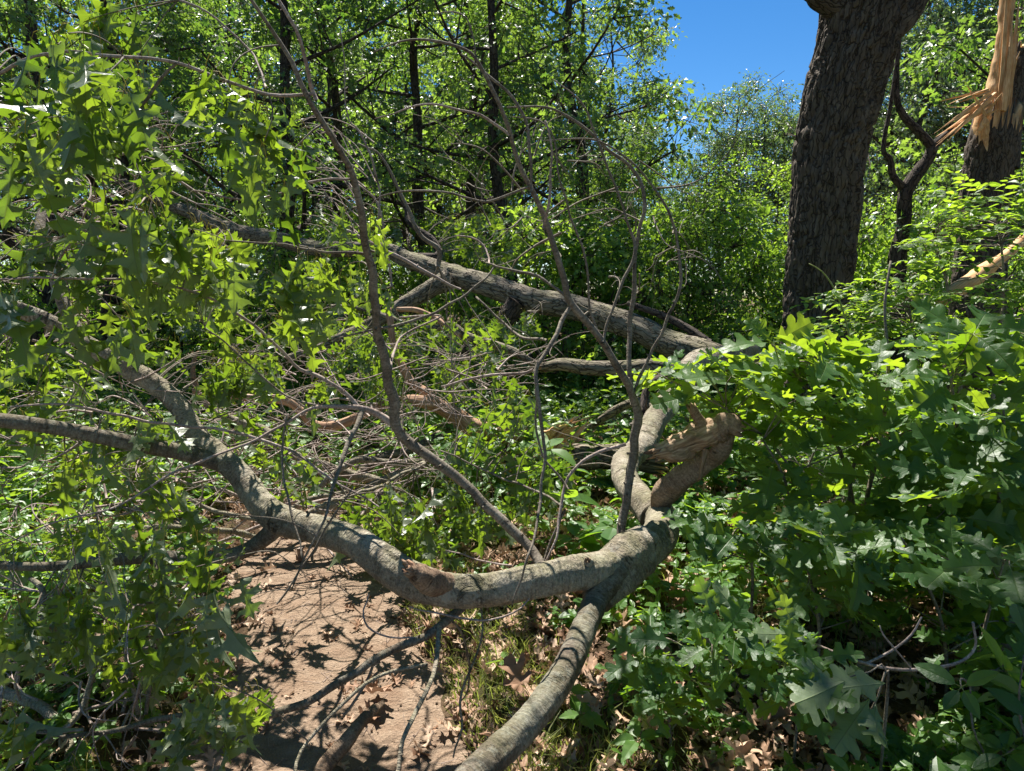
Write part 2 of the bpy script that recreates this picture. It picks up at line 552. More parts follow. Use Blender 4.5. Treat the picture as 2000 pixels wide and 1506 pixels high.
def bark_mat(name, light, dark, pale, plate=30., stretch=.28, depth=.012, rings=False, moss=None, patch=.5, rough=.9, bstr=.8):
    k = NT(name)
    at = k.attr()
    w = k.noise(at, 9.0, 2)
    st = k.vmul(at, (1, 1, stretch))
    wv = k.n("ShaderNodeVectorMath", operation='ADD')
    k.set(wv.inputs[0], st)
    nz = k.n("ShaderNodeTexNoise", {"Vector": at, "Scale": 14.0, "Detail": 2.0})
    k.set(wv.inputs[1], k.vmul(nz.outputs[1], (.06, .06, .05)))
    if rings:
        rg = k.noise(k.vmul(at, (5, 5, 90)), 1.0, 3, .6, .3)
        fine = k.noise(k.vmul(at, (70, 70, 120)), 1.0, 4, .65)
        big = k.noise(at, 7.0, 4, .6)
        h = k.math('ADD', k.math('MULTIPLY', rg, .8), k.math('MULTIPLY', fine, .6))
        h = k.math('ADD', h, k.math('MULTIPLY', big, 1.2))
        f = k.math('ADD', k.math('MULTIPLY', big, .7), k.math('MULTIPLY', fine, .35))
        f = k.math('ADD', f, k.math('MULTIPLY', k.math('SUBTRACT', rg, .5), .35))
        col = k.ramp(f, [(.32, dark), (.5, light), (.72, pale)])
        crack = k.noise(k.vmul(at, (16, 16, 40)), 1.0, 5, .7, .8)
        cm = k.ramp(crack, [(.30, (1, 1, 1)), (.37, (0, 0, 0))])
        col = k.mix(k.math('MULTIPLY', cm, .7), col, (*[c * .35 for c in dark], 1))
        sc = k.ramp(k.noise(k.vmul(at, (6, 6, 9)), 1.0, 6, .72, .6), [(.34, (1, 1, 1)), (.40, (0, 0, 0))])
        col = k.mix(k.math('MULTIPLY', sc, .75), col, (*[c * .45 for c in dark], 1))
        h = k.math('SUBTRACT', h, k.math('MULTIPLY', sc, .9))
        sp = k.ramp(k.noise(k.vmul(at, (130, 130, 160)), 1.0, 3, .7), [(.38, (.62, .60, .58)), (.60, (1.25, 1.22, 1.18))])
        mu = k.n("ShaderNodeMix", data_type='RGBA', blend_type='MULTIPLY')
        k.set(mu.inputs[0], .8)
        k.set(mu.inputs[6], col)
        k.set(mu.inputs[7], sp)
        col = mu.outputs[2]
        # pale lichen blotches
        li = k.ramp(k.noise(at, 22.0, 5, .7), [(.56, (0, 0, 0)), (.62, (1, 1, 1))])
        col = k.mix(k.math('MULTIPLY', li, patch), col, (*pale, 1))
        nrm = k.bump(k.math('SUBTRACT', h, k.math('MULTIPLY', cm, .8)), bstr, depth)
    else:
        vo = k.n("ShaderNodeTexVoronoi", {"Vector": wv.outputs[0], "Scale": plate}, feature='DISTANCE_TO_EDGE').outputs["Distance"]
        fine = k.noise(k.vmul(at, (60, 60, 25)), 1.0, 5, .65)
        e = k.ramp(vo, [(.0, (0, 0, 0)), (.10, (1, 1, 1))])
        h = k.math('ADD', e, k.math('MULTIPLY', fine, .55))
        f = k.math('ADD', k.math('MULTIPLY', e, .42), k.math('MULTIPLY', fine, .6))
        f = k.math('ADD', f, k.math('MULTIPLY', k.math('SUBTRACT', w, .5), .5))
        col = k.ramp(f, [(.2, [c * .5 for c in dark]), (.5, dark), (.75, light), (.98, pale)])
        nrm = k.bump(h, bstr, depth)
    if moss:
        g = k.n("ShaderNodeNewGeometry")
        nn = k.n("ShaderNodeSeparateXYZ", {0: g.outputs["Normal"]}).outputs[2]
        mm = k.math('MULTIPLY', k.math('MULTIPLY', k.math('ADD', nn, .1, True), 1.0), k.ramp(k.noise(at, 5.0, 5, .7), [(.42, (0, 0, 0)), (.6, (1, 1, 1))]))
        col = k.mix(k.math('MULTIPLY', mm, moss[3]), col, (*moss[:3], 1))
    pb = k.n("ShaderNodeBsdfPrincipled", {"Base Color": col, "Roughness": rough, "Specular IOR Level": .25, "Normal": nrm})
    k.t.links.new(pb.outputs[0], k.out.inputs[0])
    return k.m


def wood_mat(name, a, b, c):
    k = NT(name)
    at = k.attr()
    st = k.noise(k.vmul(at, (90, 90, 7)), 1.0, 4, .6)
    bg_ = k.noise(at, 9.0, 3)
    col = k.ramp(k.math('ADD', k.math('MULTIPLY', st, .7), k.math('MULTIPLY', bg_, .35)), [(.35, a), (.52, b), (.72, c)])
    pb = k.n("ShaderNodeBsdfPrincipled", {"Base Color": col, "Roughness": .75, "Specular IOR Level": .3, "Normal": k.bump(st, .6, .006)})
    k.t.links.new(pb.outputs[0], k.out.inputs[0])
    return k.m


def ground_mat(name, sandy):
    k = NT(name)
    pos = k.n("ShaderNodeNewGeometry").outputs["Position"]
    big = k.noise(pos, 1.7, 5, .6)
    mid = k.noise(pos, 14.0, 5, .6)
    grit = k.noise(pos, 160.0, 4, .7)
    vo = k.n("ShaderNodeTexVoronoi", {"Vector": pos, "Scale": 75.0}).outputs["Distance"]
    if sandy:
        f = k.math('ADD', k.math('MULTIPLY', mid, .5), k.math('MULTIPLY', grit, .5))
        col = k.ramp(f, [(.3, (.16, .11, .075)), (.5, (.28, .20, .14)), (.7, (.38, .29, .21))])
        dk = k.ramp(k.noise(pos, 5.0, 6, .65), [(.38, (1, 1, 1)), (.52, (0, 0, 0))])
        col = k.mix(k.math('MULTIPLY', dk, .4), col, (.20, .12, .075, 1))
        cr = k.ramp(k.noise(pos, 48.0, 3, .6), [(.62, (0, 0, 0)), (.68, (1, 1, 1))])
        col = k.mix(k.math('MULTIPLY', cr, .6), col, (.40, .30, .215, 1))
        h = k.math('ADD', k.math('MULTIPLY', mid, 1.0), k.math('MULTIPLY', grit, .9))
        h = k.math('ADD', h, k.math('MULTIPLY', vo, .7))
        nrm = k.bump(h, .9, .013)
    else:
        f = k.math('ADD', k.math('MULTIPLY', mid, .6), k.math('MULTIPLY', grit, .4))
        col = k.ramp(f, [(.32, (.035, .022, .013)), (.5, (.12, .078, .046)), (.7, (.26, .18, .11))])
        ms = k.ramp(k.noise(pos, 2.6, 5, .65), [(.52, (0, 0, 0)), (.62, (1, 1, 1))])
        col = k.mix(k.math('MULTIPLY', ms, .6), col, (.07, .085, .018, 1))
        nrm = k.bump(k.math('ADD', k.math('MULTIPLY', mid, 1.5), grit), 1.0, .02)
    pb = k.n("ShaderNodeBsdfPrincipled", {"Base Color": col, "Roughness": .95, "Specular IOR Level": .15, "Normal": nrm})
    k.t.links.new(pb.outputs[0], k.out.inputs[0])
    return k.m


def dry_mat(name, cols, tf=.12):
    k = NT(name)
    at = k.attr()
    r = k.n("ShaderNodeSeparateXYZ", {0: at}).outputs[2]
    nz = k.noise(k.vmul(at, (11, 11, 5)), 1.0, 3)
    col = k.ramp(k.math('ADD', k.math('MULTIPLY', r, .85), k.math('MULTIPLY', nz, .15)), [(i / (len(cols) - 1), c) for i, c in enumerate(cols)])
    pb = k.n("ShaderNodeBsdfPrincipled", {"Base Color": col, "Roughness": .65, "Specular IOR Level": .35, "Normal": k.bump(nz, .4, .004)})
    tl = k.n("ShaderNodeBsdfTranslucent", {"Color": col})
    mx = k.n("ShaderNodeMixShader", {0: tf})
    k.t.links.new(pb.outputs[0], mx.inputs[1])
    k.t.links.new(tl.outputs[0], mx.inputs[2])
    k.t.links.new(mx.outputs[0], k.out.inputs[0])
    return k.m


M_pin = leaf_mat("pin_oak_leaf", (.040, .080, .018), (.11, .155, .035), (.15, .28, .012), (.40, .56, .03), back=(.17, .20, .13), veins=True, rough=.36, tfac=.42, spec=.6)
M_white = leaf_mat("white_oak_leaf", (.026, .075, .022), (.065, .135, .032), (.20, .38, .012), (.50, .68, .03), back=(.16, .21, .12), veins=True, rough=.46, tfac=.42, spec=.4)
M_shrub = leaf_mat("shrub_leaf", (.05, .12, .02), (.10, .19, .03), (.30, .52, .02), (.50, .70, .04), back=(.13, .18, .09), veins=True, rough=.4, tfac=.5)
M_back = leaf_mat("wood_leaf", (.040, .085, .028), (.13, .20, .065), (.12, .26, .02), (.38, .56, .06), back=(.15, .20, .11), rough=.40, tfac=.46, spec=.7)
M_backb = leaf_mat("bright_wood_leaf", (.06, .13, .03), (.13, .23, .055), (.26, .46, .03), (.46, .66, .05), back=(.16, .24, .10), rough=.38, tfac=.5)
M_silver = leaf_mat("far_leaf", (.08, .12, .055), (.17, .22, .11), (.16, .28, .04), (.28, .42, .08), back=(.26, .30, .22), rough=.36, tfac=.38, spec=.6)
M_cover = leaf_mat("ground_plant_leaf", (.05, .13, .025), (.11, .21, .04), (.25, .45, .02), (.42, .62, .04), back=(.12, .19, .08), rough=.42, tfac=.42)
M_grass = leaf_mat("grass_blade", (.07, .13, .03), (.20, .21, .07), (.28, .42, .04), (.45, .45, .10), rough=.5, tfac=.4)
M_petiole = leaf_mat("petiole", (.30, .26, .03), (.42, .34, .05), (.4, .35, .03), (.5, .4, .05), rough=.5, tfac=.25)
M_stemg = leaf_mat("green_stem", (.16, .20, .05), (.24, .26, .07), (.2, .3, .03), (.3, .4, .05), rough=.5, tfac=.15)
M_limb = bark_mat("limb_bark", (.25, .215, .165), (.095, .075, .055), (.42, .385, .31), rings=True, depth=.016, moss=(.15, .16, .06, .4), patch=.65, bstr=1.0)
M_limb_shade = bark_mat("shaded_limb_bark", (.13, .105, .08), (.06, .047, .036), (.26, .25, .21), rings=True, depth=.010, moss=(.12, .13, .05, .3), patch=.55)  # darker copy of the limb bark, shade mixed into its colour
M_branch = bark_mat("branch_bark", (.15, .127, .10), (.065, .052, .040), (.30, .27, .22), rings=True, depth=.004, patch=.35)
M_twig = bark_mat("twig_bark", (.28, .22, .19), (.13, .095, .08), (.48, .42, .39), rings=True, depth=.002, patch=.4)
M_trunk = bark_mat("fallen_trunk_bark", (.22, .185, .14), (.10, .08, .058), (.32, .28, .22), plate=34., stretch=.16, depth=.014, moss=(.16, .17, .06, .35))
M_oak = bark_mat("oak_bark", (.105, .083, .062), (.060, .046, .034), (.16, .135, .105), plate=30., stretch=.17, depth=.014, bstr=.8)
M_dark = bark_mat("dark_bark", (.085, .065, .052), (.04, .03, .024), (.15, .12, .10), plate=24., stretch=.25, depth=.02)
M_wood = wood_mat("torn_wood", (.42, .19, .07), (.62, .36, .16), (.80, .58, .34))
M_wood2 = wood_mat("peeled_wood", (.14, .075, .045), (.36, .20, .115), (.56, .40, .27))
M_rot = wood_mat("rotten_wood", (.055, .035, .022), (.25, .155, .09), (.58, .43, .28))
M_peel = bark_mat("peeling_stub_bark", (.20, .135, .09), (.08, .05, .034), (.34, .26, .185), rings=True, depth=.012, patch=.2)
M_dry = dry_mat("dead_leaf", [(.12, .06, .03), (.28, .16, .095), (.40, .26, .17), (.52, .38, .27), (.46, .32, .22)])
M_ground = ground_mat("forest_soil", False)
M_path = ground_mat("sandy_path_soil", True)

# ================================================================== SETTING
def grid(xs, ys, zf):
    X, Y = np.meshgrid(xs, ys)
    Z = zf(X, Y)
    V = np.stack([X, Y, Z], -1).reshape(-1, 3)
    nx = len(xs)
    i = np.arange(len(ys) - 1)[:, None] * nx
    j = np.arange(nx - 1)[None]
    return V, np.stack([i + j, i + j + 1, i + nx + j + 1, i + nx + j], -1).reshape(-1, 4)


t = np.linspace(-1, 1, 420)
gx = 3.6 * t + 90 * t ** 7
u_ = np.linspace(0, 1, 460)
gy = -4 + 13 * u_ + 100 * u_ ** 6
V, F = grid(gx, gy, hgt)
g = mk("ground", V, None, F, None, M_ground)
g['kind'] = 'structure'


def path_z(X, Y):
    s = X - path_c(Y)
    hw = path_w(X, Y)
    edge = np.clip((np.abs(s) - hw + .10 + .16 * (noise3(X * 6, Y * 6, 3, 31) - .5)) / .14, 0, 1)
    far = sstep(4.5, 5.4, Y)
    return hgt(X, Y) + .010 - .05 * edge - .05 * far + .010 * (noise3(X * 22, Y * 22, 0, 40) - .5) * (1 - edge)


ss = np.linspace(-.75, .75, 110)
yy = np.linspace(-.5, 7.2, 480)
S_, Y_ = np.meshgrid(ss, yy)
X_ = S_ + path_c(Y_)
V = np.stack([X_, Y_, path_z(X_, Y_)], -1).reshape(-1, 3)
i = np.arange(len(yy) - 1)[:, None] * len(ss)
j = np.arange(len(ss) - 1)[None]
F = np.stack([i + j, i + j + 1, i + len(ss) + j + 1, i + len(ss) + j], -1).reshape(-1, 4)
g = mk("path", V, None, F, None, M_path)
g['kind'] = 'structure'

# ================================================================== helpers for plants
WS = .80         # drawn width to real width (a tube's outline and lumps read wider)


def PPX(pl):
    pts = np.array([P(a[0], a[1], a[2]) for a in pl])
    rad = np.array([a[3] * .5 / FPX * a[2] * WS for a in pl])
    return pts, rad


SK = []          # centre points of wood that twigs can grow from


def limb(parent, name, pl, mat, seg=12, step=.03, lump=.07, furrow=0.0, ff=(28., 7.), wob=.0, sk=True, start=None, end=None, wood=None, knots=0, label=None, lfreq=6.0):
    pts, rad = PPX(pl)
    mb = MB()
    C, R = tube(mb, pts, rad, seg, step, lump, lfreq, furrow, ff, wob, end=end, start=start)
    for _ in range(knots):
        q = random.randint(2, len(C) - 3)
        d = unit(rdir(1, .3)[0])
        tube(mb, [C[q], C[q] + d * R[q] * 1.25], [R[q] * .35, R[q] * .22], 7, .02, .15)
    ob = mb.build(name, [mat, wood or M_wood2], parent)
    if label:
        ob['label'] = label
    if sk:
        SK.append(np.hstack([C, R[:, None]]))
    return ob


def curved(A, B, sag=.0, k=5, jit=.06):
    A, B = np.asarray(A, float), np.asarray(B, float)
    L = np.linalg.norm(B - A)
    t = np.linspace(0, 1, k)[:, None]
    w = np.sin(t * math.pi)
    return A * (1 - t) + B * t + w * (rdir(1)[0] * L * jit * 1.6 + np.array([0, 0, -sag * L])) + (rng.random((k, 3)) - .5) * L * jit * .5 * w


def twig(mb, A, B, r0, r1, seg=5, sag=.0, jit=.08, k=5, mi=0):
    pts = curved(A, B, sag, k, jit)
    tube(mb, pts, np.linspace(r0, r1, k), seg, max(.03, np.linalg.norm(B - A) / 14), .12, 20, mi=mi)
    return pts


def hang_cluster(mb, c, t, n, size, kind='pin', down=.9, spread=.9, mi=0, pmi=1):
    """wilted leaves hanging on thin yellow stalks from a twig tip"""
    base = np.repeat(c[None], n, 0) + rng.normal(size=(n, 3)) * size * .16
    d = unit(rdir(n) * spread + np.array([0, 0, -down]) + t * .4)
    pet = size * (.25 + .35 * rng.random(n))
    mid = base + d * pet[:, None] * .5 + np.array([0, 0, .012])
    end = base + d * pet[:, None]
    sticks(mb, base, mid, .0011, .0010, mi=pmi)
    sticks(mb, mid, end, .0010, .0009, mi=pmi)
    dd = unit(d + np.array([0, 0, -.35 * down]) + rng.normal(size=(n, 3)) * .25)
    nor = rdir(n, .25)
    leaves(mb, kind, end, dd, nor, size * (.5 + 1.0 * rng.random(n)), mi=mi)


def rosette(mb, c, up, n, size, kind='white', tilt=.15, mi=0, pmi=1, pet=.12):
    a = rng.random() * 6.28 + np.arange(n) * 2.399
    up = unit(up)
    e1 = unit(np.cross(up, [0.3, 1, .1]))
    e2 = np.cross(up, e1)
    rad = np.cos(a)[:, None] * e1 + np.sin(a)[:, None] * e2
    d = unit(rad + up * (tilt + .5 * (rng.random(n)[:, None] - .4)))
    nor = unit(up[None] - d * (d @ up)[:, None] + rng.normal(size=(n, 3)) * .18)
    b = c[None] + 0 * d
    e = b + d * size * pet
    sticks(mb, b, e, .0014, .0012, mi=pmi)
    leaves(mb, kind, e, d, nor, size * (.6 + .5 * rng.random(n)), mi=mi)


def spray(mb, A, B, n, size, kind='ell', sag=.1, mi=0, pmi=1, droop=.1, r=.0025, flat=.25):
    """alternate leaves along an arching twig"""
    A, B = np.asarray(A, float), np.asarray(B, float)
    k = 7
    L = np.linalg.norm(B - A)
    t = np.linspace(0, 1, k)[:, None]
    pts = A * (1 - t) + B * t + np.sin(t * math.pi) * np.array([0, 0, sag * L]) + rdir(1)[0] * L * .05 * np.sin(t * 3.1)
    sticks(mb, pts[:-1], pts[1:], np.linspace(r, r * .35, k - 1), np.linspace(r * .9, r * .3, k - 1), mi=pmi)
    s = np.linspace(.12, 1, n)
    q = np.stack([np.interp(s, t[:, 0], pts[:, c]) for c in range(3)], 1)
    T = unit(B - A)
    sd = unit(np.cross(T, [0, 0, 1.0]))
    sg = np.where(np.arange(n) % 2 == 0, 1, -1)[:, None]
    d = unit(T * .75 + sd * sg + np.array([0, 0, -droop]) + rng.normal(size=(n, 3)) * .18)
    d[-1] = T
    nor = np.array([0, 0, 1.0]) + rng.normal(size=(n, 3)) * flat
    leaves(mb, kind, q, d, nor, size * (.7 + .45 * rng.random(n)) * (1 - .3 * s), mi=mi)


def in_poly(poly, n):
    poly = np.array(poly, float)
    lo, hi = poly.min(0), poly.max(0)
    out = []
    while len(out) < n:
        p = lo + rng.random(2) * (hi - lo)
        c = False
        j = len(poly) - 1
        for i in range(len(poly)):
            if (poly[i, 1] > p[1]) != (poly[j, 1] > p[1]) and p[0] < (poly[j, 0] - poly[i, 0]) * (p[1] - poly[i, 1]) / (poly[j, 1] - poly[i, 1]) + poly[i, 0]:
                c = not c
            j = i
        if c:
            out.append(p)
    return np.array(out)


# ================================================================== THE FALLEN OAK
FT = thing("fallen_oak", "fallen oak with its trunk lying across the view and curved limbs arching over the path", "fallen tree", (2.0, 5.4, .2))
# main trunk, from the fork at the right up to the crown at the far left
limb(FT, "trunk", [(1500, 720, 5.0, 74), (1440, 712, 5.05, 72), (1375, 692, 5.1, 68), (1300, 668, 5.3, 64), (1230, 636, 5.5, 62), (1130, 603, 5.8, 60), (1040, 585, 6.0, 58), (950, 557, 6.3, 55),
                   (880, 536, 6.6, 50), (800, 508, 6.9, 40), (745, 488, 7.2, 36), (620, 486, 7.6, 36), (540, 466, 7.9, 34), (450, 448, 8.3, 34), (370, 415, 8.8, 30), (300, 385, 9.2, 28), (200, 340, 9.6, 20)],
     M_trunk, 40, .03, .05, .012, (24., 5.))
limb(FT, "limb", [(880, 545, 6.5, 50), (840, 565, 6.45, 44), (790, 594, 6.4, 36), (730, 630, 6.3, 32), (640, 672, 6.2, 26), (560, 700, 6.1, 18)], M_trunk, 18, .04, .08, .006)
limb(FT, "limb", [(1010, 590, 6.0, 50), (985, 625, 6.0, 44), (965, 655, 6.05, 34), (920, 678, 6.1, 26), (850, 705, 6.2, 20)], M_dark, 18, .04, .08, .006)
limb(FT, "limb", [(810, 505, 6.9, 30), (855, 500, 7.0, 22), (845, 470, 7.1, 18), (800, 435, 7.2, 14), (790, 400, 7.3, 10), (745, 300, 7.4, 7)], M_dark, 10, .05)
limb(FT, "limb", [(1385, 672, 5.2, 26), (1340, 640, 5.3, 20), (1290, 615, 5.4, 18), (1225, 592, 5.5, 12)], M_dark, 10, .04, .1)
# bend that carries the near limbs
limb(FT, "limb", [(1470, 690, 4.9, 60), (1430, 697, 4.8, 62), (1370, 708, 4.7, 66), (1338, 740, 4.6, 66), (1310, 775, 4.45, 62), (1280, 822, 4.2, 60), (1255, 868, 3.9, 62), (1222, 905, 3.6, 66),
                  (1222, 940, 3.35, 66), (1250, 975, 3.1, 72), (1282, 1010, 2.9, 84)], M_limb, 40, .015, .09, .006, (34., 9.))
limb(FT, "limb", [(1330, 742, 4.55, 50), (1312, 724, 4.6, 48), (1270, 716, 4.62, 40), (1210, 719, 4.65, 36), (1150, 719, 4.7, 36), (1100, 712, 4.75, 32), (1068, 716, 4.8, 26)], M_trunk, 22, .03, .07, .004, end='torn')
limb(FT, "branch", [(1318, 735, 4.5, 26), (1285, 742, 4.45, 24), (1262, 765, 4.4, 20), (1255, 810, 4.3, 14)], M_dark, 12, .03)
limb(FT, "limb", [(1290, 800, 4.4, 30), (1245, 785, 4.6, 24), (1205, 800, 4.8, 22), (1165, 826, 5.0, 18), (1130, 850, 5.1, 14)], M_trunk, 12, .04)
# the great curved limb over the path
limb(FT, "limb", [(1275, 985, 3.0, 60), (1292, 1015, 2.85, 84), (1284, 1052, 2.66, 92), (1235, 1092, 2.52, 92), (1180, 1112, 2.42, 92), (1110, 1122, 2.36, 88), (1030, 1138, 2.3, 84), (950, 1153, 2.27, 86),
                  (870, 1153, 2.27, 92), (800, 1132, 2.3, 96), (740, 1092, 2.36, 88), (690, 1058, 2.42, 78), (620, 1034, 2.5, 72), (555, 1016, 2.56, 76), (512, 985, 2.62, 68), (470, 930, 2.7, 62),
                  (420, 885, 2.76, 58), (385, 850, 2.8, 49), (345, 790, 2.84, 47), (295, 745, 2.86, 46), (235, 712, 2.86, 43), (165, 668, 2.84, 41), (100, 630, 2.8, 38), (0, 592, 2.74, 35), (-120, 560, 2.7, 30)],
     M_limb, 56, .010, .09, .0028, (34., 26.), knots=0, lfreq=5.0)
limb(FT, "limb", [(1222, 1082, 2.5, 96), (1190, 1120, 2.42, 92), (1163, 1175, 2.33, 66), (1140, 1230, 2.2, 66), (1112, 1295, 2.05, 70), (1070, 1365, 1.92, 76), (1010, 1435, 1.80, 84), (940, 1502, 1.68, 92), (850, 1600, 1.55, 98),
                  (760, 1720, 1.46, 112)], M_limb_shade, 50, .010, .08, .0028, (34., 26.))
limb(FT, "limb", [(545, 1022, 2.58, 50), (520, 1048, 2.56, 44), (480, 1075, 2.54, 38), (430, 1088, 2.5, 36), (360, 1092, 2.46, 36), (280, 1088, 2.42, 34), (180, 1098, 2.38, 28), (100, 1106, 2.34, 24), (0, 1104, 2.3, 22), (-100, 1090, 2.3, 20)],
     M_limb_shade, 26, .02, .06, .001)
limb(FT, "limb", [(470, 925, 2.72, 40), (430, 905, 2.72, 42), (360, 885, 2.68, 40), (270, 868, 2.62, 38), (150, 843, 2.54, 36), (60, 828, 2.48, 36), (-20, 820, 2.44, 36), (-120, 815, 2.4, 32)], M_limb_shade, 26, .02, .06, .001)
limb(FT, "limb", [(160, 662, 2.84, 36), (138, 625, 2.86, 32), (112, 560, 2.9, 27), (95, 505, 2.95, 25), (78, 450, 3.0, 22), (90, 390, 3.1, 16)], M_limb, 18, .025, .07)
WS = 1.0
mbk = MB()
tube(mbk, [P(1262, 1058, 2.58), P(1228, 1092, 2.5), P(1190, 1128, 2.43), P(1166, 1172, 2.35)], [.075, .088, .080, .056], 40, .010, .16, 9, .003, (34., 26.))
o = mbk.build("branch_collar", [M_limb], FT)
for (kx, ky, kd, kr) in [(1150, 1100, 2.35, .016), (645, 1026, 2.46, .013), (252, 708, 2.83, .012)]:
    mbk = MB()
    c_ = P(kx, ky, kd)
    dn = unit(np.array([random.uniform(-.4, .4), -.6, .7]))
    tube(mbk, [c_ - dn * kr * 1.5, c_ + dn * kr * .4, c_ + dn * kr * 1.1], [kr * 1.7, kr * 1.15, kr * .7], 16, .006, .3, 30, end='torn')
    mbk.build("knot", [M_limb, M_rot], FT)
# torn knot on the limb
mb = MB()
a0 = P(868, 1136, 2.22)
tube(mb, [P(880, 1150, 2.27), P(840, 1134, 2.21), P(800, 1112, 2.17)], [.048, .042, .026], 20, .01, .25, 20, .004, (40, 14), end='torn')
o = mb.build("broken_knot", [M_peel, M_wood2], FT)
o['label'] = "short torn knot with orange wood"
# peeled, decaying stub pointing up to the right
limb(FT, "broken_stub", [(1290, 985, 2.88, 40), (1300, 962, 2.84, 48), (1330, 935, 2.8, 50), (1372, 905, 2.76, 50), (1402, 875, 2.72, 50), (1414, 850, 2.7, 40)], M_peel, 28, .012, .16, .003, wood=M_rot, end='torn', label="grey peeled stub pointing up to the right", sk=False, lfreq=10)
limb(FT, "broken_stub", [(1425, 828, 2.66, 30), (1408, 836, 2.67, 50), (1385, 846, 2.68, 56), (1350, 862, 2.68, 54), (1318, 876, 2.66, 50), (1290, 884, 2.64, 34)], M_rot, 36, .008, .30, .010, (34., 22.), wood=M_rot, end='torn', start='torn', label="rough decayed piece with flaking bark", sk=False, lfreq=16)
limb(FT, "broken_stub", [(1385, 852, 2.68, 40), (1405, 838, 2.66, 52), (1425, 830, 2.64, 44), (1436, 834, 2.63, 26)], M_peel, 20, .008, .35, .006, (40., 30.), wood=M_rot, end='torn', sk=False, lfreq=22)
limb(FT, "broken_stub", [(1388, 850, 2.68, 30), (1372, 828, 2.67, 24), (1360, 812, 2.66, 20), (1352, 797, 2.65, 19)], M_peel, 14, .01, .1, wood=M_rot, end='torn', sk=False)
limb(FT, "broken_stub", [(1378, 878, 2.64, 12), (1372, 905, 2.62, 10), (1366, 938, 2.62, 5)], M_rot, 7, .02, .1, sk=False)


WS = .70


def br(pl, mat=None, seg=8, wob=.018, name="branch", parent=None, step=.035, nubs=True):
    """a thin bare branch with bud nubs"""
    pts, rad = PPX(pl)
    mb = MB()
    C, R = tube(mb, pts, rad, seg, step, .10, 16, wob=wob)
    if nubs and len(C) > 6:
        n = max(2, int(len(C) * .5))
        q = rng.integers(2, len(C) - 1, n)
        d = rdir(n)
        T = unit(np.gradient(C, axis=0))[q]
        d = unit(d - T * np.sum(d * T, 1, keepdims=True) * .6)
        sticks(mb, C[q], C[q] + d * (R[q] * 1.2 + .004 + .012 * rng.random(n) ** 3)[:, None], R[q] * .6, R[q] * .3)
    ob = mb.build(name, [mat or M_branch], parent or FT)
    SK.append(np.hstack([C, R[:, None]]))
    return ob


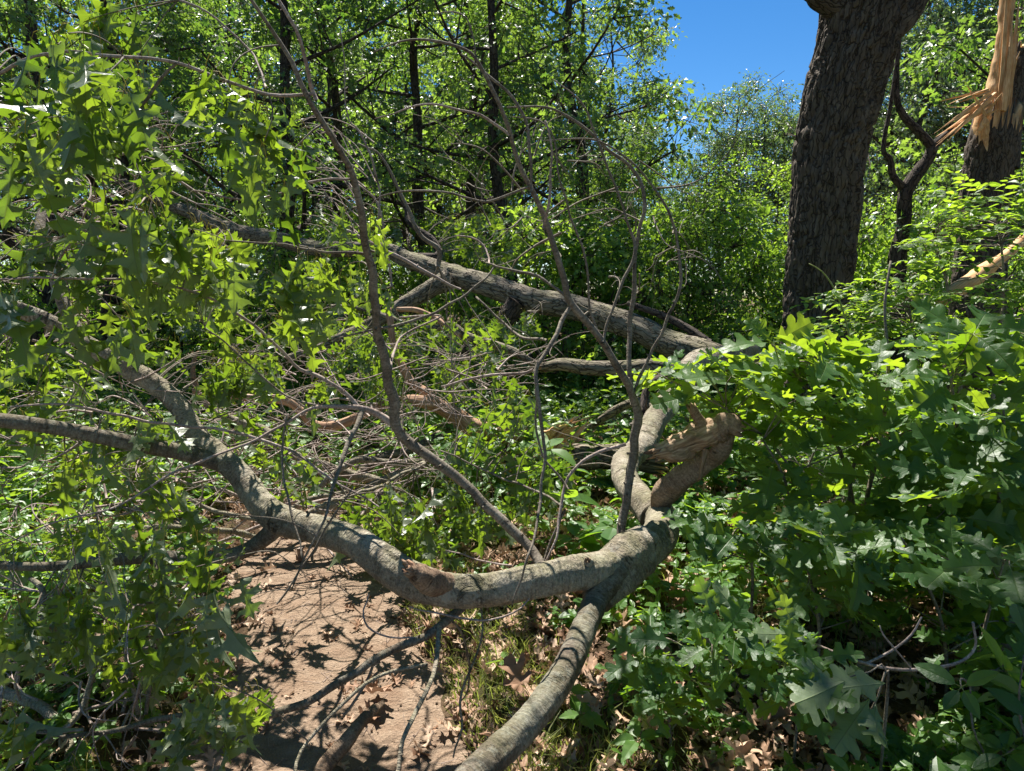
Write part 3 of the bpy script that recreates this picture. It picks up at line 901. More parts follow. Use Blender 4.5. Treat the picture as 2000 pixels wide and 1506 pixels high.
BR = [
    # the tall pair at the left of the middle
    ([(1062, 1118, 2.42, 30), (1042, 1078, 2.5, 30), (1000, 1035, 2.55, 28), (900, 940, 2.6, 28), (820, 880, 2.62, 29), (778, 838, 2.62, 30), (772, 775, 2.6, 29), (752, 690, 2.55, 26), (735, 620, 2.5, 24), (722, 520, 2.44, 22),
      (712, 420, 2.36, 20), (682, 320, 2.28, 17), (640, 235, 2.2, 15), (605, 175, 2.15, 14), (545, 80, 2.1, 11), (490, 0, 2.05, 9), (450, -60, 2.0, 7)], M_branch),
    ([(618, 195, 2.18, 11), (600, 130, 2.14, 10), (575, 60, 2.1, 9), (535, 0, 2.08, 8), (500, -50, 2.05, 6)], M_twig),
    ([(612, 184, 2.16, 9), (550, 180, 2.12, 9), (480, 165, 2.1, 9), (350, 125, 2.05, 9), (260, 108, 2.0, 9), (150, 98, 2.0, 9), (80, 108, 2.0, 9), (0, 145, 2.0, 9), (-60, 180, 2, 8)], M_twig),
    ([(345, 124, 2.05, 8), (290, 190, 2.05, 9), (240, 240, 2.08, 8), (205, 300, 2.1, 7), (200, 340, 2.12, 5)], M_branch),
    ([(686, 350, 2.3, 7), (640, 352, 2.3, 7), (580, 368, 2.3, 7), (520, 388, 2.3, 6), (440, 384, 2.3, 5), (378, 372, 2.3, 4)], M_twig),
    ([(520, 170, 2.12, 6), (500, 110, 2.3, 5), (420, 40, 2.3, 5), (350, 0, 2.3, 6)], M_twig),
    ([(722, 495, 2.45, 9), (640, 490, 2.4, 7), (560, 478, 2.4, 6), (440, 470, 2.35, 4)], M_branch),
    ([(900, 565, 4.2, 6), (830, 535, 4.2, 9), (760, 495, 4.2, 9), (690, 455, 4.2, 8), (630, 443, 4.2, 6)], M_twig),
    # the tall stem that leans right then arches left
    ([(1212, 1060, 2.6, 26), (1216, 1010, 2.65, 26), (1228, 930, 2.68, 25), (1232, 860, 2.7, 26), (1243, 815, 2.7, 26), (1225, 760, 2.68, 22), (1200, 700, 2.65, 21), (1165, 650, 2.62, 20), (1120, 595, 2.6, 20), (1100, 530, 2.58, 18), (1082, 460, 2.55, 16),
      (1060, 400, 2.52, 15), (1035, 350, 2.5, 13), (1010, 280, 2.46, 12), (975, 220, 2.43, 11), (928, 125, 2.4, 9), (890, 98, 2.38, 8), (840, 80, 2.36, 7), (785, 80, 2.34, 5), (730, 102, 2.32, 3)], M_branch),
    ([(1038, 375, 2.5, 7), (1030, 300, 2.5, 8), (1015, 225, 2.5, 8), (990, 175, 2.5, 8), (940, 130, 2.5, 6), (900, 105, 2.5, 4)], M_branch),
    ([(927, 125, 2.4, 5), (925, 80, 2.4, 4), (905, 40, 2.4, 4), (880, 28, 2.4, 4), (850, 28, 2.4, 3)], M_branch),
    ([(1000, 268, 2.46, 8), (950, 235, 2.44, 7), (880, 210, 2.42, 6), (830, 203, 2.4, 5), (780, 215, 2.4, 4), (732, 232, 2.4, 3)], M_twig),
    ([(1035, 365, 2.5, 7), (980, 388, 2.5, 7), (940, 392, 2.5, 6), (870, 378, 2.5, 6), (800, 374, 2.5, 5), (750, 385, 2.5, 4), (715, 412, 2.5, 3)], M_branch),
    ([(1236, 790, 2.7, 14), (1226, 700, 2.75, 14), (1228, 630, 2.8, 13), (1245, 540, 2.8, 12), (1252, 450, 2.8, 11), (1250, 370, 2.8, 10), (1225, 325, 2.8, 10), (1180, 290, 2.8, 9), (1120, 240, 2.8, 8), (1060, 212, 2.8, 6), (990, 210, 2.8, 4)], M_branch),
    ([(1236, 785, 2.7, 10), (1262, 700, 2.72, 9), (1300, 630, 2.72, 9), (1328, 560, 2.72, 9), (1330, 500, 2.72, 8), (1310, 410, 2.72, 7), (1275, 350, 2.72, 6), (1225, 300, 2.72, 6), (1160, 268, 2.72, 5), (1060, 275, 2.72, 3)], M_branch),
    ([(1178, 672, 2.62, 9), (1185, 640, 2.64, 8), (1215, 560, 2.66, 8), (1240, 500, 2.7, 9), (1222, 430, 2.7, 7), (1185, 330, 2.7, 7), (1160, 270, 2.7, 6), (1130, 200, 2.7, 5), (1080, 155, 2.7, 3)], M_branch),
    ([(1175, 670, 2.62, 8), (1150, 600, 2.66, 6), (1140, 520, 2.66, 6), (1110, 420, 2.66, 6), (1085, 340, 2.66, 5), (1075, 280, 2.66, 5), (1050, 240, 2.66, 4), (1000, 228, 2.66, 3)], M_branch),
    ([(1062, 445, 2.55, 9), (1070, 400, 2.5, 8), (1075, 340, 2.5, 7), (1078, 290, 2.5, 6), (1065, 235, 2.5, 5)], M_twig),
    ([(1120, 592, 2.6, 13), (1095, 630, 2.56, 13), (1070, 680, 2.5, 12), (1040, 725, 2.45, 12), (1048, 790, 2.4, 11), (1056, 870, 2.36, 10), (1058, 950, 2.3, 9), (1052, 1030, 2.2, 8), (1035, 1090, 2.12, 7), (1008, 1160, 2.1, 6), (1000, 1182, 2.1, 5)], M_branch),
    ([(1042, 722, 2.45, 9), (980, 732, 2.5, 8), (920, 742, 2.55, 7), (862, 755, 2.6, 5)], M_twig),
    ([(1118, 590, 2.6, 8), (1060, 545, 2.7, 8), (1000, 525, 2.75, 7), (950, 513, 2.8, 5)], M_branch),
    ([(1068, 665, 2.55, 8), (1020, 655, 2.7, 8), (975, 625, 2.8, 7), (930, 580, 2.85, 6)], M_branch),
    ([(968, 515, 3.0, 5), (940, 555, 2.95, 6), (900, 585, 2.9, 7), (830, 620, 2.8, 8), (760, 640, 2.7, 8), (700, 652, 2.6, 6), (630, 668, 2.6, 4)], M_branch),
    ([(955, 515, 2.8, 5), (950, 480, 2.9, 5), (925, 462, 2.9, 5), (890, 460, 2.9, 3)], M_twig),
    ([(1222, 868, 2.7, 11), (1175, 882, 2.7, 10), (1130, 910, 2.68, 9), (1110, 950, 2.64, 9), (1103, 1000, 2.6, 9), (1088, 1050, 2.55, 7), (1062, 1105, 2.5, 6)], M_twig),
    ([(1104, 995, 2.6, 8), (1080, 1040, 2.58, 7), (1058, 1090, 2.55, 6), (1050, 1110, 2.5, 6)], M_branch),
    ([(1110, 955, 2.62, 7), (1060, 890, 2.66, 6), (1040, 820, 2.7, 6), (1045, 760, 2.7, 5)], M_branch),
    ([(1100, 990, 2.6, 6), (1050, 960, 2.8, 7), (960, 925, 3.0, 6), (860, 880, 3.1, 4)], M_branch),
    ([(770, 830, 2.62, 22), (735, 808, 2.62, 20), (700, 798, 2.6, 17), (640, 795, 2.56, 12), (590, 800, 2.5, 9), (520, 845, 2.4, 8), (430, 888, 2.3, 8), (330, 930, 2.2, 7), (230, 990, 2.1, 6), (120, 1022, 2.0, 5), (0, 1065, 1.95, 4)], M_twig),
    ([(708, 800, 2.6, 16), (690, 850, 2.5, 15), (665, 905, 2.4, 13), (650, 960, 2.3, 10), (638, 1010, 2.2, 8), (600, 1090, 2.15, 6), (570, 1150, 2.1, 4)], M_branch),
    ([(705, 800, 2.6, 12), (650, 745, 2.6, 11), (590, 720, 2.6, 10), (540, 670, 2.55, 9), (480, 625, 2.5, 8), (400, 575, 2.4, 7), (300, 548, 2.3, 7), (200, 545, 2.25, 7), (80, 546, 2.2, 6), (-40, 545, 2.2, 5)], M_twig),
    ([(640, 798, 2.56, 7), (560, 770, 2.7, 6), (500, 720, 2.7, 5), (400, 640, 2.7, 4)], M_branch),
    ([(740, 990, 2.4, 4), (640, 925, 2.5, 7), (560, 878, 2.55, 8), (480, 845, 2.55, 9), (380, 830, 2.5, 9), (250, 815, 2.42, 8), (140, 790, 2.35, 7), (20, 795, 2.3, 5)], M_twig),
    ([(590, 1090, 2.2, 5), (560, 1000, 2.3, 7), (555, 900, 2.4, 7), (560, 810, 2.45, 6)], M_branch),
    ([(780, 620, 3.0, 5), (860, 618, 3.0, 6), (780, 660, 2.9, 6), (763, 720, 2.62, 10)], M_twig),
    ([(540, 1180, 2.2, 6), (600, 1100, 2.25, 6), (650, 1020, 2.3, 6), (690, 950, 2.35, 4)], M_branch),
    # the dark upright twig below the left limb
    ([(285, 1395, 2.05, 12), (300, 1300, 2.1, 12), (305, 1200, 2.2, 11), (308, 1095, 2.4, 9), (318, 1000, 2.5, 7), (320, 930, 2.6, 4)], M_branch),
    ([(300, 1300, 2.1, 7), (262, 1390, 2.05, 8), (235, 1430, 2.0, 8)], M_branch),
    ([(600, 1000, 2.5, 9), (660, 975, 3.0, 10), (730, 950, 3.4, 10), (830, 905, 3.8, 8)], M_limb),
]
for pl, m in BR:
    br(pl, m)
# branch reaching down from the great limb onto the path
br([(905, 1185, 2.26, 26), (870, 1215, 2.2, 26), (830, 1245, 2.15, 25), (780, 1268, 2.1, 24), (720, 1305, 2.02, 24), (640, 1350, 1.96, 24), (560, 1385, 1.92, 23), (480, 1408, 1.9, 22), (400, 1400, 1.88, 20), (330, 1396, 1.9, 18), (260, 1415, 1.9, 15), (120, 1440, 1.9, 12)], M_limb_shade, 14)
br([(858, 1225, 2.18, 16), (858, 1262, 2.1, 15), (845, 1310, 2.0, 14), (815, 1370, 1.9, 14), (795, 1420, 1.82, 14), (775, 1500, 1.75, 15), (765, 1560, 1.7, 15)], M_limb, 12)
br([(835, 1297, 2.02, 9), (790, 1300, 2.0, 10), (740, 1325, 1.95, 11), (690, 1365, 1.9, 11), (640, 1415, 1.84, 11), (600, 1470, 1.78, 11), (570, 1540, 1.7, 11)], M_limb, 10)
br([(742, 1292, 2.04, 9), (720, 1340, 2.0, 9), (690, 1390, 1.96, 9), (670, 1400, 1.95, 6)], M_branch)
br([(935, 1170, 2.3, 5), (942, 1230, 2.2, 6), (925, 1290, 2.15, 7), (900, 1350, 2.1, 8), (895, 1420, 2.05, 7), (885, 1480, 2.0, 5)], M_limb)
br([(885, 1215, 2.2, 7), (905, 1255, 2.25, 7), (915, 1320, 2.3, 6), (900, 1370, 2.3, 4)], M_branch)
br([(1035, 1168, 2.25, 4), (1000, 1195, 2.2, 6), (940, 1203, 2.18, 6), (880, 1195, 2.2, 7), (800, 1185, 2.2, 4)], M_twig)
br([(720, 1160, 2.2, 4), (706, 1190, 2.15, 5), (720, 1225, 2.1, 6), (760, 1245, 2.1, 6), (820, 1246, 2.14, 6)], M_twig)
br([(870, 1075, 2.5, 4), (920, 1088, 2.45, 5), (1000, 1105, 2.4, 6)], M_twig)
# fan of pale bare twigs left of the tall pair
for k in range(17):
    y0 = 215 + k * 13 + random.uniform(-12, 12)
    a = P(690 + 45 * rng.random(), y0 + 60 + 40 * rng.random(), 3.2)
    b = P(575 + 60 * rng.random(), y0 - 10 + 60 * rng.random(), 3.1 + .4 * rng.random())
    mb = MB()
    twig(mb, a, b, .0030, .0012, 4, -.12, .05)
    c = a + (b - a) * .5
    twig(mb, c, c + (b - a) * .4 + rdir(1)[0] * .05, .0016, .0008, 4, -.1, .05)
    if k % 2:
        mb.build("twig", [M_twig], FT)
    else:
        keep = mb.build("twig", [M_twig], FT)
br([(740, 470, 3.2, 5), (742, 400, 3.2, 6), (728, 330, 3.2, 6), (700, 260, 3.2, 5), (672, 220, 3.2, 4), (665, 60, 3.2, 3)], M_twig)
br([(765, 560, 3.3, 7), (752, 470, 3.3, 7), (735, 400, 3.3, 6), (700, 360, 3.3, 4)], M_twig)
br([(855, 520, 4.6, 14), (855, 490, 4.6, 13), (815, 460, 4.6, 12), (798, 420, 4.6, 10), (780, 370, 4.6, 8), (745, 310, 4.6, 6), (700, 280, 4.6, 4)], M_branch)

# tangled dead twigs in the middle, every one from the nearest wood
SKA = np.vstack(SK)


def nearest_wood(c, maxd=1.2):
    d = np.linalg.norm(SKA[:, :3] - c, axis=1) + .15 * np.maximum(0, c[2] - SKA[:, 2])
    k = int(np.argmin(d))
    return SKA[k], d[k]


TW = MB()


def twig_mass(poly, n, dlo, dhi, mi, L=(.15, .6)):
    for p in in_poly(poly, n):
        c = P(p[0], p[1], dlo + (dhi - dlo) * rng.random())
        c[2] = max(c[2], float(hgt(c[0], c[1])) + .03)
        d = rdir(1, .1, .6)[0]
        l = L[0] + (L[1] - L[0]) * rng.random()
        pts = twig(TW, c, c + d * l, .0035 + .003 * rng.random(), .0012, 4, .0, .14, mi=mi)
        for _ in range(3):
            q = pts[random.randint(1, 3)]
            twig(TW, q, q + (d + rdir(1)[0] * .7) * l * .4, .002, .0008, 4, 0, .1, mi=mi)


twig_mass([(380, 720), (900, 640), (1020, 700), (900, 900), (620, 960), (420, 900)], 120, 3.4, 5.0, 0)
twig_mass([(0, 620), (330, 760), (450, 960), (300, 1060), (0, 1060)], 90, 2.7, 3.6, 0, (.1, .45))
twig_mass([(0, 1150), (320, 1100), (420, 1240), (250, 1460), (0, 1500)], 80, 1.9, 2.8, 0, (.1, .4))
twig_mass([(60, 200), (330, 260), (420, 560), (100, 560)], 60, 2.4, 3.2, 0, (.1, .35))
twig_mass([(850, 300), (1300, 250), (1340, 640), (1000, 650)], 30, 2.7, 3.6, 1, (.15, .5))
twig_mass([(380, 800), (620, 780), (900, 860), (860, 940), (600, 1000), (420, 960)], 26, 3.7, 4.6, 0, (.5, 1.0))
for pl_ in [[(430, 850), (900, 830), (880, 960), (500, 1000)]]:
    for p_ in in_poly(pl_, 18):
        c_ = P(p_[0], p_[1], 3.8 + .9 * rng.random())
        c_[2] = float(hgt(c_[0], c_[1])) + .04 + .2 * rng.random()
        d_ = unit(np.array([rng.normal(), rng.normal() * .7, .15 * rng.normal()]))
        twig(TW, c_, c_ + d_ * random.uniform(.5, 1.0), random.uniform(.010, .020), .005, 7, .0, .16, k=6, mi=0)
o = TW.build("twigs", [M_twig, M_branch], FT)
o['kind'] = 'stuff'


# ---- the oak's wilting leaves
def foliage(poly, n, dlo, dhi, size, nl=(3, 7), down=1.5, attach=.7, name="foliage", kind='pin', parent=None, mats=None, fall=None, batch=22):
    pts = in_poly(poly, n)
    for b0 in range(0, n, batch):
        mb = MB()
        for p in pts[b0:b0 + batch]:
            dd = dlo + (dhi - dlo) * rng.random()
            c = P(p[0], p[1], dd)
            c[2] = max(c[2], float(hgt(c[0], c[1])) + .12)
            w, dist = nearest_wood(c)
            if dist < attach and dist > .02:
                A = w[:3]
                t = unit(c - A)
                twig(mb, A, c, min(.0045, w[3] * .6), .0016, 4, -.10, .07, mi=2)
            else:
                t = rdir(1)[0]
                A = c - t * .25
                twig(mb, A, c, .003, .0016, 4, -.10, .07, mi=2)
            L = np.linalg.norm(c - A)
            hang_cluster(mb, c, t, random.randint(*nl), size, kind, down)
            if L > .2:
                hang_cluster(mb, A + (c - A) * .72 + np.array([0, 0, .015]), t, 2, size * .85, kind, down)
        mb.build(name, mats or [M_pin, M_petiole, M_branch], parent or FT)


S = .135
foliage([(0, -30), (420, -30), (440, 60), (260, 90), (230, 200), (330, 240), (200, 300), (0, 120)], 11, 1.7, 2.6, S)
foliage([(90, 90), (330, 110), (300, 260), (130, 240)], 5, 1.9, 2.4, S)
foliage([(380, 110), (520, 150), (560, 260), (470, 300), (400, 170)], 5, 2.0, 2.3, S * .95)
foliage([(470, 190), (590, 190), (600, 300), (540, 360), (480, 250)], 5, 2.1, 2.5, S * .9)
foliage([(0, 200), (110, 250), (300, 330), (330, 470), (260, 600), (0, 640)], 21, 1.6, 2.7, S)
foliage([(230, 330), (420, 420), (560, 480), (660, 560), (560, 680), (350, 640), (230, 560)], 20, 2.1, 3.2, S)
foliage([(590, 380), (780, 420), (770, 520), (620, 560), (560, 470)], 7, 2.6, 3.4, S * .9)
foliage([(0, 640), (110, 660), (350, 820), (420, 960), (330, 1100), (0, 1080)], 28, 2.5, 3.6, S)
foliage([(280, 640), (620, 680), (640, 760), (380, 780)], 15, 2.9, 4.0, S * .95)
foliage([(130, 900), (320, 880), (430, 960), (440, 1110), (330, 1290), (130, 1230), (100, 1050)], 23, 1.75, 2.4, S * .95)
foliage([(340, 1120), (450, 1160), (440, 1290), (370, 1280)], 3, 1.9, 2.2, S)
foliage([(370, 1320), (490, 1320), (480, 1440), (350, 1440)], 5, 1.65, 1.85, S * .8)
foliage([(0, 1100), (140, 1130), (240, 1330), (200, 1500), (0, 1500)], 8, 1.7, 2.4, S * .9)
foliage([(440, 780), (600, 830), (560, 980), (500, 930)], 5, 3.0, 3.6, S)
foliage([(880, 730), (1040, 720), (1100, 850), (1060, 980), (960, 1010), (860, 930), (900, 820)], 17, 3.0, 4.2, S)
foliage([(700, 900), (900, 900), (1000, 1060), (880, 1090), (700, 1060), (640, 1010)], 24, 2.9, 4.0, S)
foliage([(640, 620), (1040, 600), (1060, 720), (780, 790), (640, 740)], 70, 4.6, 6.2, S * .9)
foliage([(860, 400), (1000, 400), (1010, 500), (880, 500)], 14, 6.8, 7.8, S)
foliage([(600, 380), (980, 420), (1000, 530), (860, 500), (640, 460)], 26, 7.6, 9.0, S)
foliage([(300, 470), (560, 520), (760, 540), (760, 640), (300, 620)], 46, 6.4, 8.4, S * 1.05)

# ================================================================== BROKEN WOOD LYING BEHIND THE LIMB
WS = .74
BB = thing("broken_branch", "peeled orange-brown dead branch with torn ends lying in the tangle behind the great limb", "branch", tuple(P(880, 850, 5.0)[:2]) + (.2,))
limb(BB, "limb", [(1000, 850, 5.0, 44), (930, 838, 4.95, 52), (890, 812, 4.9, 46), (845, 790, 4.86, 38), (790, 782, 4.8, 26), (740, 795, 4.7, 24), (700, 815, 4.62, 26), (655, 832, 4.56, 26), (615, 830, 4.5, 26), (590, 805, 4.5, 24), (560, 783, 4.5, 24),
                  (500, 778, 4.5, 22), (440, 772, 4.5, 20), (385, 765, 4.5, 16)], M_peel, 18, .03, .12, .004, wood=M_wood2, end='torn', start='torn', sk=False)
BB.children[0].data.materials[0] = M_wood2
limb(BB, "limb", [(388, 768, 4.5, 14), (378, 740, 4.5, 14), (378, 710, 4.5, 11), (384, 690, 4.5, 8)], M_peel, 9, .03, .15, sk=False, end='torn')
limb(BB, "limb", [(880, 812, 4.9, 30), (845, 775, 4.95, 28), (808, 750, 5.0, 24), (785, 715, 5.05, 20), (770, 680, 5.1, 18), (764, 640, 5.15, 18), (758, 600, 5.2, 14)], M_wood2, 14, .03, .12, .003, sk=False, end='torn')
limb(BB, "limb", [(700, 930, 4.4, 26), (740, 895, 4.5, 26), (800, 880, 4.7, 24), (860, 850, 4.9, 30)], M_trunk, 12, .04, .08, sk=False)

B2 = thing("torn_branch", "slim grey branch with split orange bark hanging below the fallen trunk", "branch", tuple(P(900, 660, 5.6)[:2]) + (.3,))
limb(B2, "limb", [(640, 597, 5.8, 9), (700, 602, 5.7, 11), (755, 618, 5.6, 12), (800, 634, 5.5, 13), (845, 642, 5.45, 15), (880, 634, 5.4, 17), (915, 658, 5.35, 22), (960, 672, 5.3, 24), (1010, 690, 5.25, 22), (1060, 722, 5.2, 18)], M_trunk, 12, .03, .08, sk=False)
limb(B2, "limb", [(775, 604, 5.5, 12), (815, 606, 5.5, 15), (850, 622, 5.45, 16), (875, 640, 5.4, 16), (900, 655, 5.35, 16)], M_wood2, 10, .03, .1, sk=False)

WS = .85
LG = thing("rotting_log", "rough barked log on the ground with a pale splintered tear on top", "log", tuple(P(1150, 885, 4.6)[:2]) + (.2,))
limb(LG, "trunk", [(1020, 905, 4.6, 60), (1080, 898, 4.6, 62), (1150, 892, 4.55, 60), (1220, 892, 4.5, 58), (1270, 900, 4.5, 56)], M_trunk, 34, .02, .07, .016, (24., 6.), sk=False, wood=M_wood, end='torn', start='torn')


def splinters(parent, root, tips, w, mat, name="splinter", th=.25):
    """wedge-shaped torn slabs of wood"""
    for tp in tips:
        mb = MB()
        A, B = np.array(root, float) + rng.normal(size=3) * w * .35, np.array(tp, float)
        ax = unit(B - A)
        sd = unit(np.cross(ax, rdir(1)[0]))
        up = np.cross(ax, sd)
        n = 8
        V, F = [], []
        for i in range(n + 1):
            t_ = i / n
            c = A * (1 - t_) + B * t_ + up * w * .25 * math.sin(t_ * 3.1) * random.uniform(.6, 1.2)
            ww = w * (1 - t_ ** 1.6) * random.uniform(.75, 1.15) * .5 + .001
            tt = w * th * (1 - t_) * random.uniform(.7, 1.2) * .5 + .001
            V += [c + sd * ww + up * tt, c - sd * ww + up * tt, c - sd * ww - up * tt, c + sd * ww - up * tt]
        for i in range(n):
            for q in range(4):
                F.append((4 * i + q, 4 * i + (q + 1) % 4, 4 * i + 4 + (q + 1) % 4, 4 * i + 4 + q))
        F += [(3, 2, 1, 0), (4 * n, 4 * n + 1, 4 * n + 2, 4 * n + 3)]
        V = np.array(V)
        Pa = np.stack([V @ sd, V @ up, V @ ax], 1)
        mb.add(V, None, F, Pa)
        mb.build(name, [mat], parent, smooth=False)


r0 = P(1062, 868, 4.55)
splinters(LG, r0, [P(1120, 815, 4.5), P(1140, 808, 4.52), P(1095, 825, 4.5), P(1165, 812, 4.5), P(1130, 832, 4.46)], .085, M_wood)
splinters(LG, P(1085, 880, 4.5), [P(1150, 822, 4.48), P(1125, 850, 4.45)], .06, M_wood)

# curvy dead limbs lying on the ground behind the path
for k, (pl, lab) in enumerate([
    ([(400, 790, 4.2, 12), (450, 815, 4.2, 16), (510, 840, 4.2, 20), (560, 880, 4.1, 20), (620, 905, 4.1, 22), (700, 930, 4.2, 22), (760, 945, 4.3, 16)], "grey limb sloping down from the leaves to the far end of the path"),
    ([(620, 960, 4.0, 14), (660, 915, 4.1, 16), (700, 895, 4.2, 18), (760, 905, 4.3, 18), (820, 900, 4.5, 18), (860, 890, 4.6, 16)], "pale looping limb lying across the far end of the path"),
    ([(500, 1010, 3.9, 14), (580, 1010, 3.95, 18), (660, 985, 4.0, 20), (740, 945, 4.2, 20), (830, 905, 4.4, 16)], "dark limb on the ground rising to the right behind the great limb"),
    ([(260, 1030, 3.6, 12), (360, 1035, 3.6, 14), (450, 1040, 3.7, 14), (520, 1055, 3.8, 12)], "straight dead limb lying low at the left edge of the path"),
    ([(330, 960, 3.7, 8), (430, 1000, 3.7, 10), (520, 1015, 3.7, 10), (600, 975, 3.8, 12), (680, 960, 3.9, 8)], "thin dead limb bowed over the path behind the fork"),
]):
    base = P(*pl[len(pl) // 2][:3])
    DB = thing("dead_limb", lab, "branch", (base[0], base[1], float(hgt(base[0], base[1]))), "dead limbs lying behind the great limb")
    limb(DB, "limb", pl, M_limb, 12, .03, .08, wob=.02, sk=False)
    q = P(*pl[2][:3])
    mb = MB()
    twig(mb, q, q + np.array([.25, .1, .22]), .008, .003, 6, 0, .12)
    mb.build("twig", [M_twig], DB)

RS = thing("rotten_stick", "short decayed stick lying on the path at the bottom edge", "stick", tuple(P(660, 1440, 2.0)[:2]) + (0.03,))
limb(RS, "limb", [(745, 1375, 2.28, 14), (715, 1400, 2.2, 30), (680, 1445, 2.1, 36), (640, 1490, 2.05, 38), (600, 1560, 1.95, 34)], M_peel, 16, .015, .16, .003, wood=M_wood2, start='torn', end='torn', sk=False, lfreq=14)
RS.children[0].location = (0, 0, -float(P(680, 1445, 2.1)[2]) + .04 if False else 0)

# dead branches at the bottom left corner
for pl, lab in [
    ([(-40, 1335, 2.2, 26), (40, 1355, 2.15, 26), (90, 1385, 2.1, 24), (125, 1440, 2.0, 24), (140, 1520, 1.9, 24)], "grey forked dead branch in the bottom left corner"),
    ([(80, 1460, 1.95, 16), (130, 1420, 2.0, 17), (165, 1375, 2.05, 15), (190, 1300, 2.1, 12), (225, 1250, 2.15, 10)], "mossy dead branch rising in the bottom left corner"),
    ([(60, 1130, 2.3, 12), (85, 1160, 2.25, 14), (80, 1240, 2.2, 10), (60, 1300, 2.2, 8)], "short dead branch in the dark hollow at the left edge"),
    ([(210, 1340, 2.15, 10), (255, 1330, 2.2, 9), (270, 1390, 2.2, 9), (235, 1250, 2.3, 7)], "crooked grey twig standing at the left edge of the path"),
]:
    base = P(*pl[1][:3])
    DB = thing("dead_branch", lab, "branch", (base[0], base[1], float(hgt(base[0], base[1]))))
    limb(DB, "limb", pl, M_limb, 12, .02, .1, wob=.015, sk=False)

# ================================================================== STANDING TREES NEAR
WS = .88
OK_ = thing("large_oak", "thick dark oak trunk with furrowed bark leaning right beside the sky gap", "tree", tuple(P(1590, 700, 6.2)[:2]) + (.2,))
pl = [(1575, 800, 6.2, 165), (1588, 700, 6.2, 142), (1592, 620, 6.2, 130), (1602, 500, 6.2, 134), (1611, 400, 6.2, 138), (1622, 300, 6.2, 142), (1642, 200, 6.2, 148), (1668, 100, 6.2, 158), (1690, 10, 6.2, 166), (1712, -80, 6.2, 176), (1735, -200, 6.2, 170), (1745, -420, 6.2, 150), (1740, -700, 6.3, 110)]
limb(OK_, "trunk", pl, M_oak, 220, .013, .05, .034, (26., 5.5), sk=False, lfreq=2.2)
limb(OK_, "limb", [(1640, 10, 6.1, 60), (1605, -5, 6.1, 52), (1570, -40, 6.1, 44), (1480, -140, 6.1, 40), (1380, -260, 6.2, 32), (1250, -380, 6.3, 24), (1100, -430, 6.4, 14)], M_oak, 30, .03, .08, .01, sk=False)
limb(OK_, "limb", [(1720, 60, 6.1, 66), (1752, 46, 6.1, 60), (1780, 15, 6.1, 48), (1810, -40, 6.1, 42), (1880, -160, 6.1, 36), (2000, -300, 6.1, 28), (2150, -400, 6.2, 18)], M_oak, 30, .03, .10, .01, sk=False)


def crown_mesh(centres, rads, nleaf, kind, size, mat, parent, name="crown", flat=.55, twigs=True, edge=None):
    """leaf clumps: many small leaf faces round the ends of the limbs"""
    mb = MB()
    for c, r in zip(centres, rads):
        n = int(nleaf * (r / .5) ** 2 * random.uniform(.7, 1.25))
        d = rdir(n)
        rr = r * rng.random(n) ** .45
        q = c + d * rr[:, None] * np.array([1.1, 1.1, .75])
        dr = unit(d * np.array([1, 1, .4]) + rng.normal(size=(n, 3)) * .5 + np.array([0, 0, -.35]))
        nor = unit(np.array([0, 0, 1.0]) * flat + d * .35 + rng.normal(size=(n, 3)) * .5)
        leaves(mb, kind, q, dr, nor, size * (.55 + .8 * rng.random(n)))
        if twigs:
            m = max(3, n // 16)
            e = c + rdir(m) * r * .85
            s0 = c + rng.normal(size=(m, 3)) * r * .12
            sticks(mb, s0, e, .010 * r / .5, .003, mi=1)
    return mb.build(name, [mat, M_dark], parent, smooth=False)


def make_tree(name, h, rad, zlo, spread, nl, nleaf, kind, size, mat, label, cat="tree", lean=(0, 0), clump=.5, group=None, fork=False, bark=None, seed=0, sub=4, up=.5):
    """a standing tree at the origin: tapered trunk, limbs, crown of leaf clumps"""
    random.seed(seed)
    T = thing(name, label, cat, (0, 0, 0), group)
    mb = MB()
    n = 9
    pts = np.zeros((n, 3))
    zz = np.linspace(-.3, h, n)
    pts[:, 2] = zz
    pts[:, 0] = lean[0] * zz / h + np.cumsum(rng.normal(size=n)) * .012 * h
    pts[:, 1] = lean[1] * zz / h + np.cumsum(rng.normal(size=n)) * .012 * h
    pts[:2, :2] = 0
    R = rad * (1 - .85 * np.clip(zz / h, 0, 1) ** .9)
    R[0] *= 1.5
    C, RR = tube(mb, pts, R, 12, .15, .12, 1.5, .006, (12, 4))
    mb.build("trunk", [bark or M_dark], T)
    cen, rads = [], []
    lm = MB()
    for k in range(nl):
        f = zlo + (1 - zlo) * (k + random.random() * .8) / nl
        i = min(len(C) - 2, int(f * (len(C) - 1)))
        a = k * 2.399 + random.random()
        L = spread * (1.15 - .75 * f) * random.uniform(.7, 1.15)
        d = np.array([math.cos(a), math.sin(a), up * random.uniform(.3, 1.4)])
        A = C[i]
        B = A + d * L
        M = (A + B) / 2 + np.array([0, 0, -.06 * L]) + rdir(1)[0] * .06 * L
        Ct, _ = tube(lm, [A, M, B], [RR[i] * .45, RR[i] * .3, .012], 6, .2, .1, 4)
        cen.append(B)
        rads.append(clump * random.uniform(.75, 1.2))
        for q in range(sub):
            t_ = random.uniform(.3, .95)
            s0 = Ct[int(t_ * (len(Ct) - 1))]
            e = s0 + (unit(rdir(1, .15)[0] + d * .7)) * L * random.uniform(.25, .55)
            sticks(lm, s0, e, .018, .006)
            cen.append(e)
            rads.append(clump * random.uniform(.55, 1.05))
    cen.append(C[-1])
    rads.append(clump)
    lm.build("limbs", [bark or M_dark], T)
    crown_mesh(cen, rads, nleaf, kind, size, mat, T)
    random.seed(seed + 100)
    return T


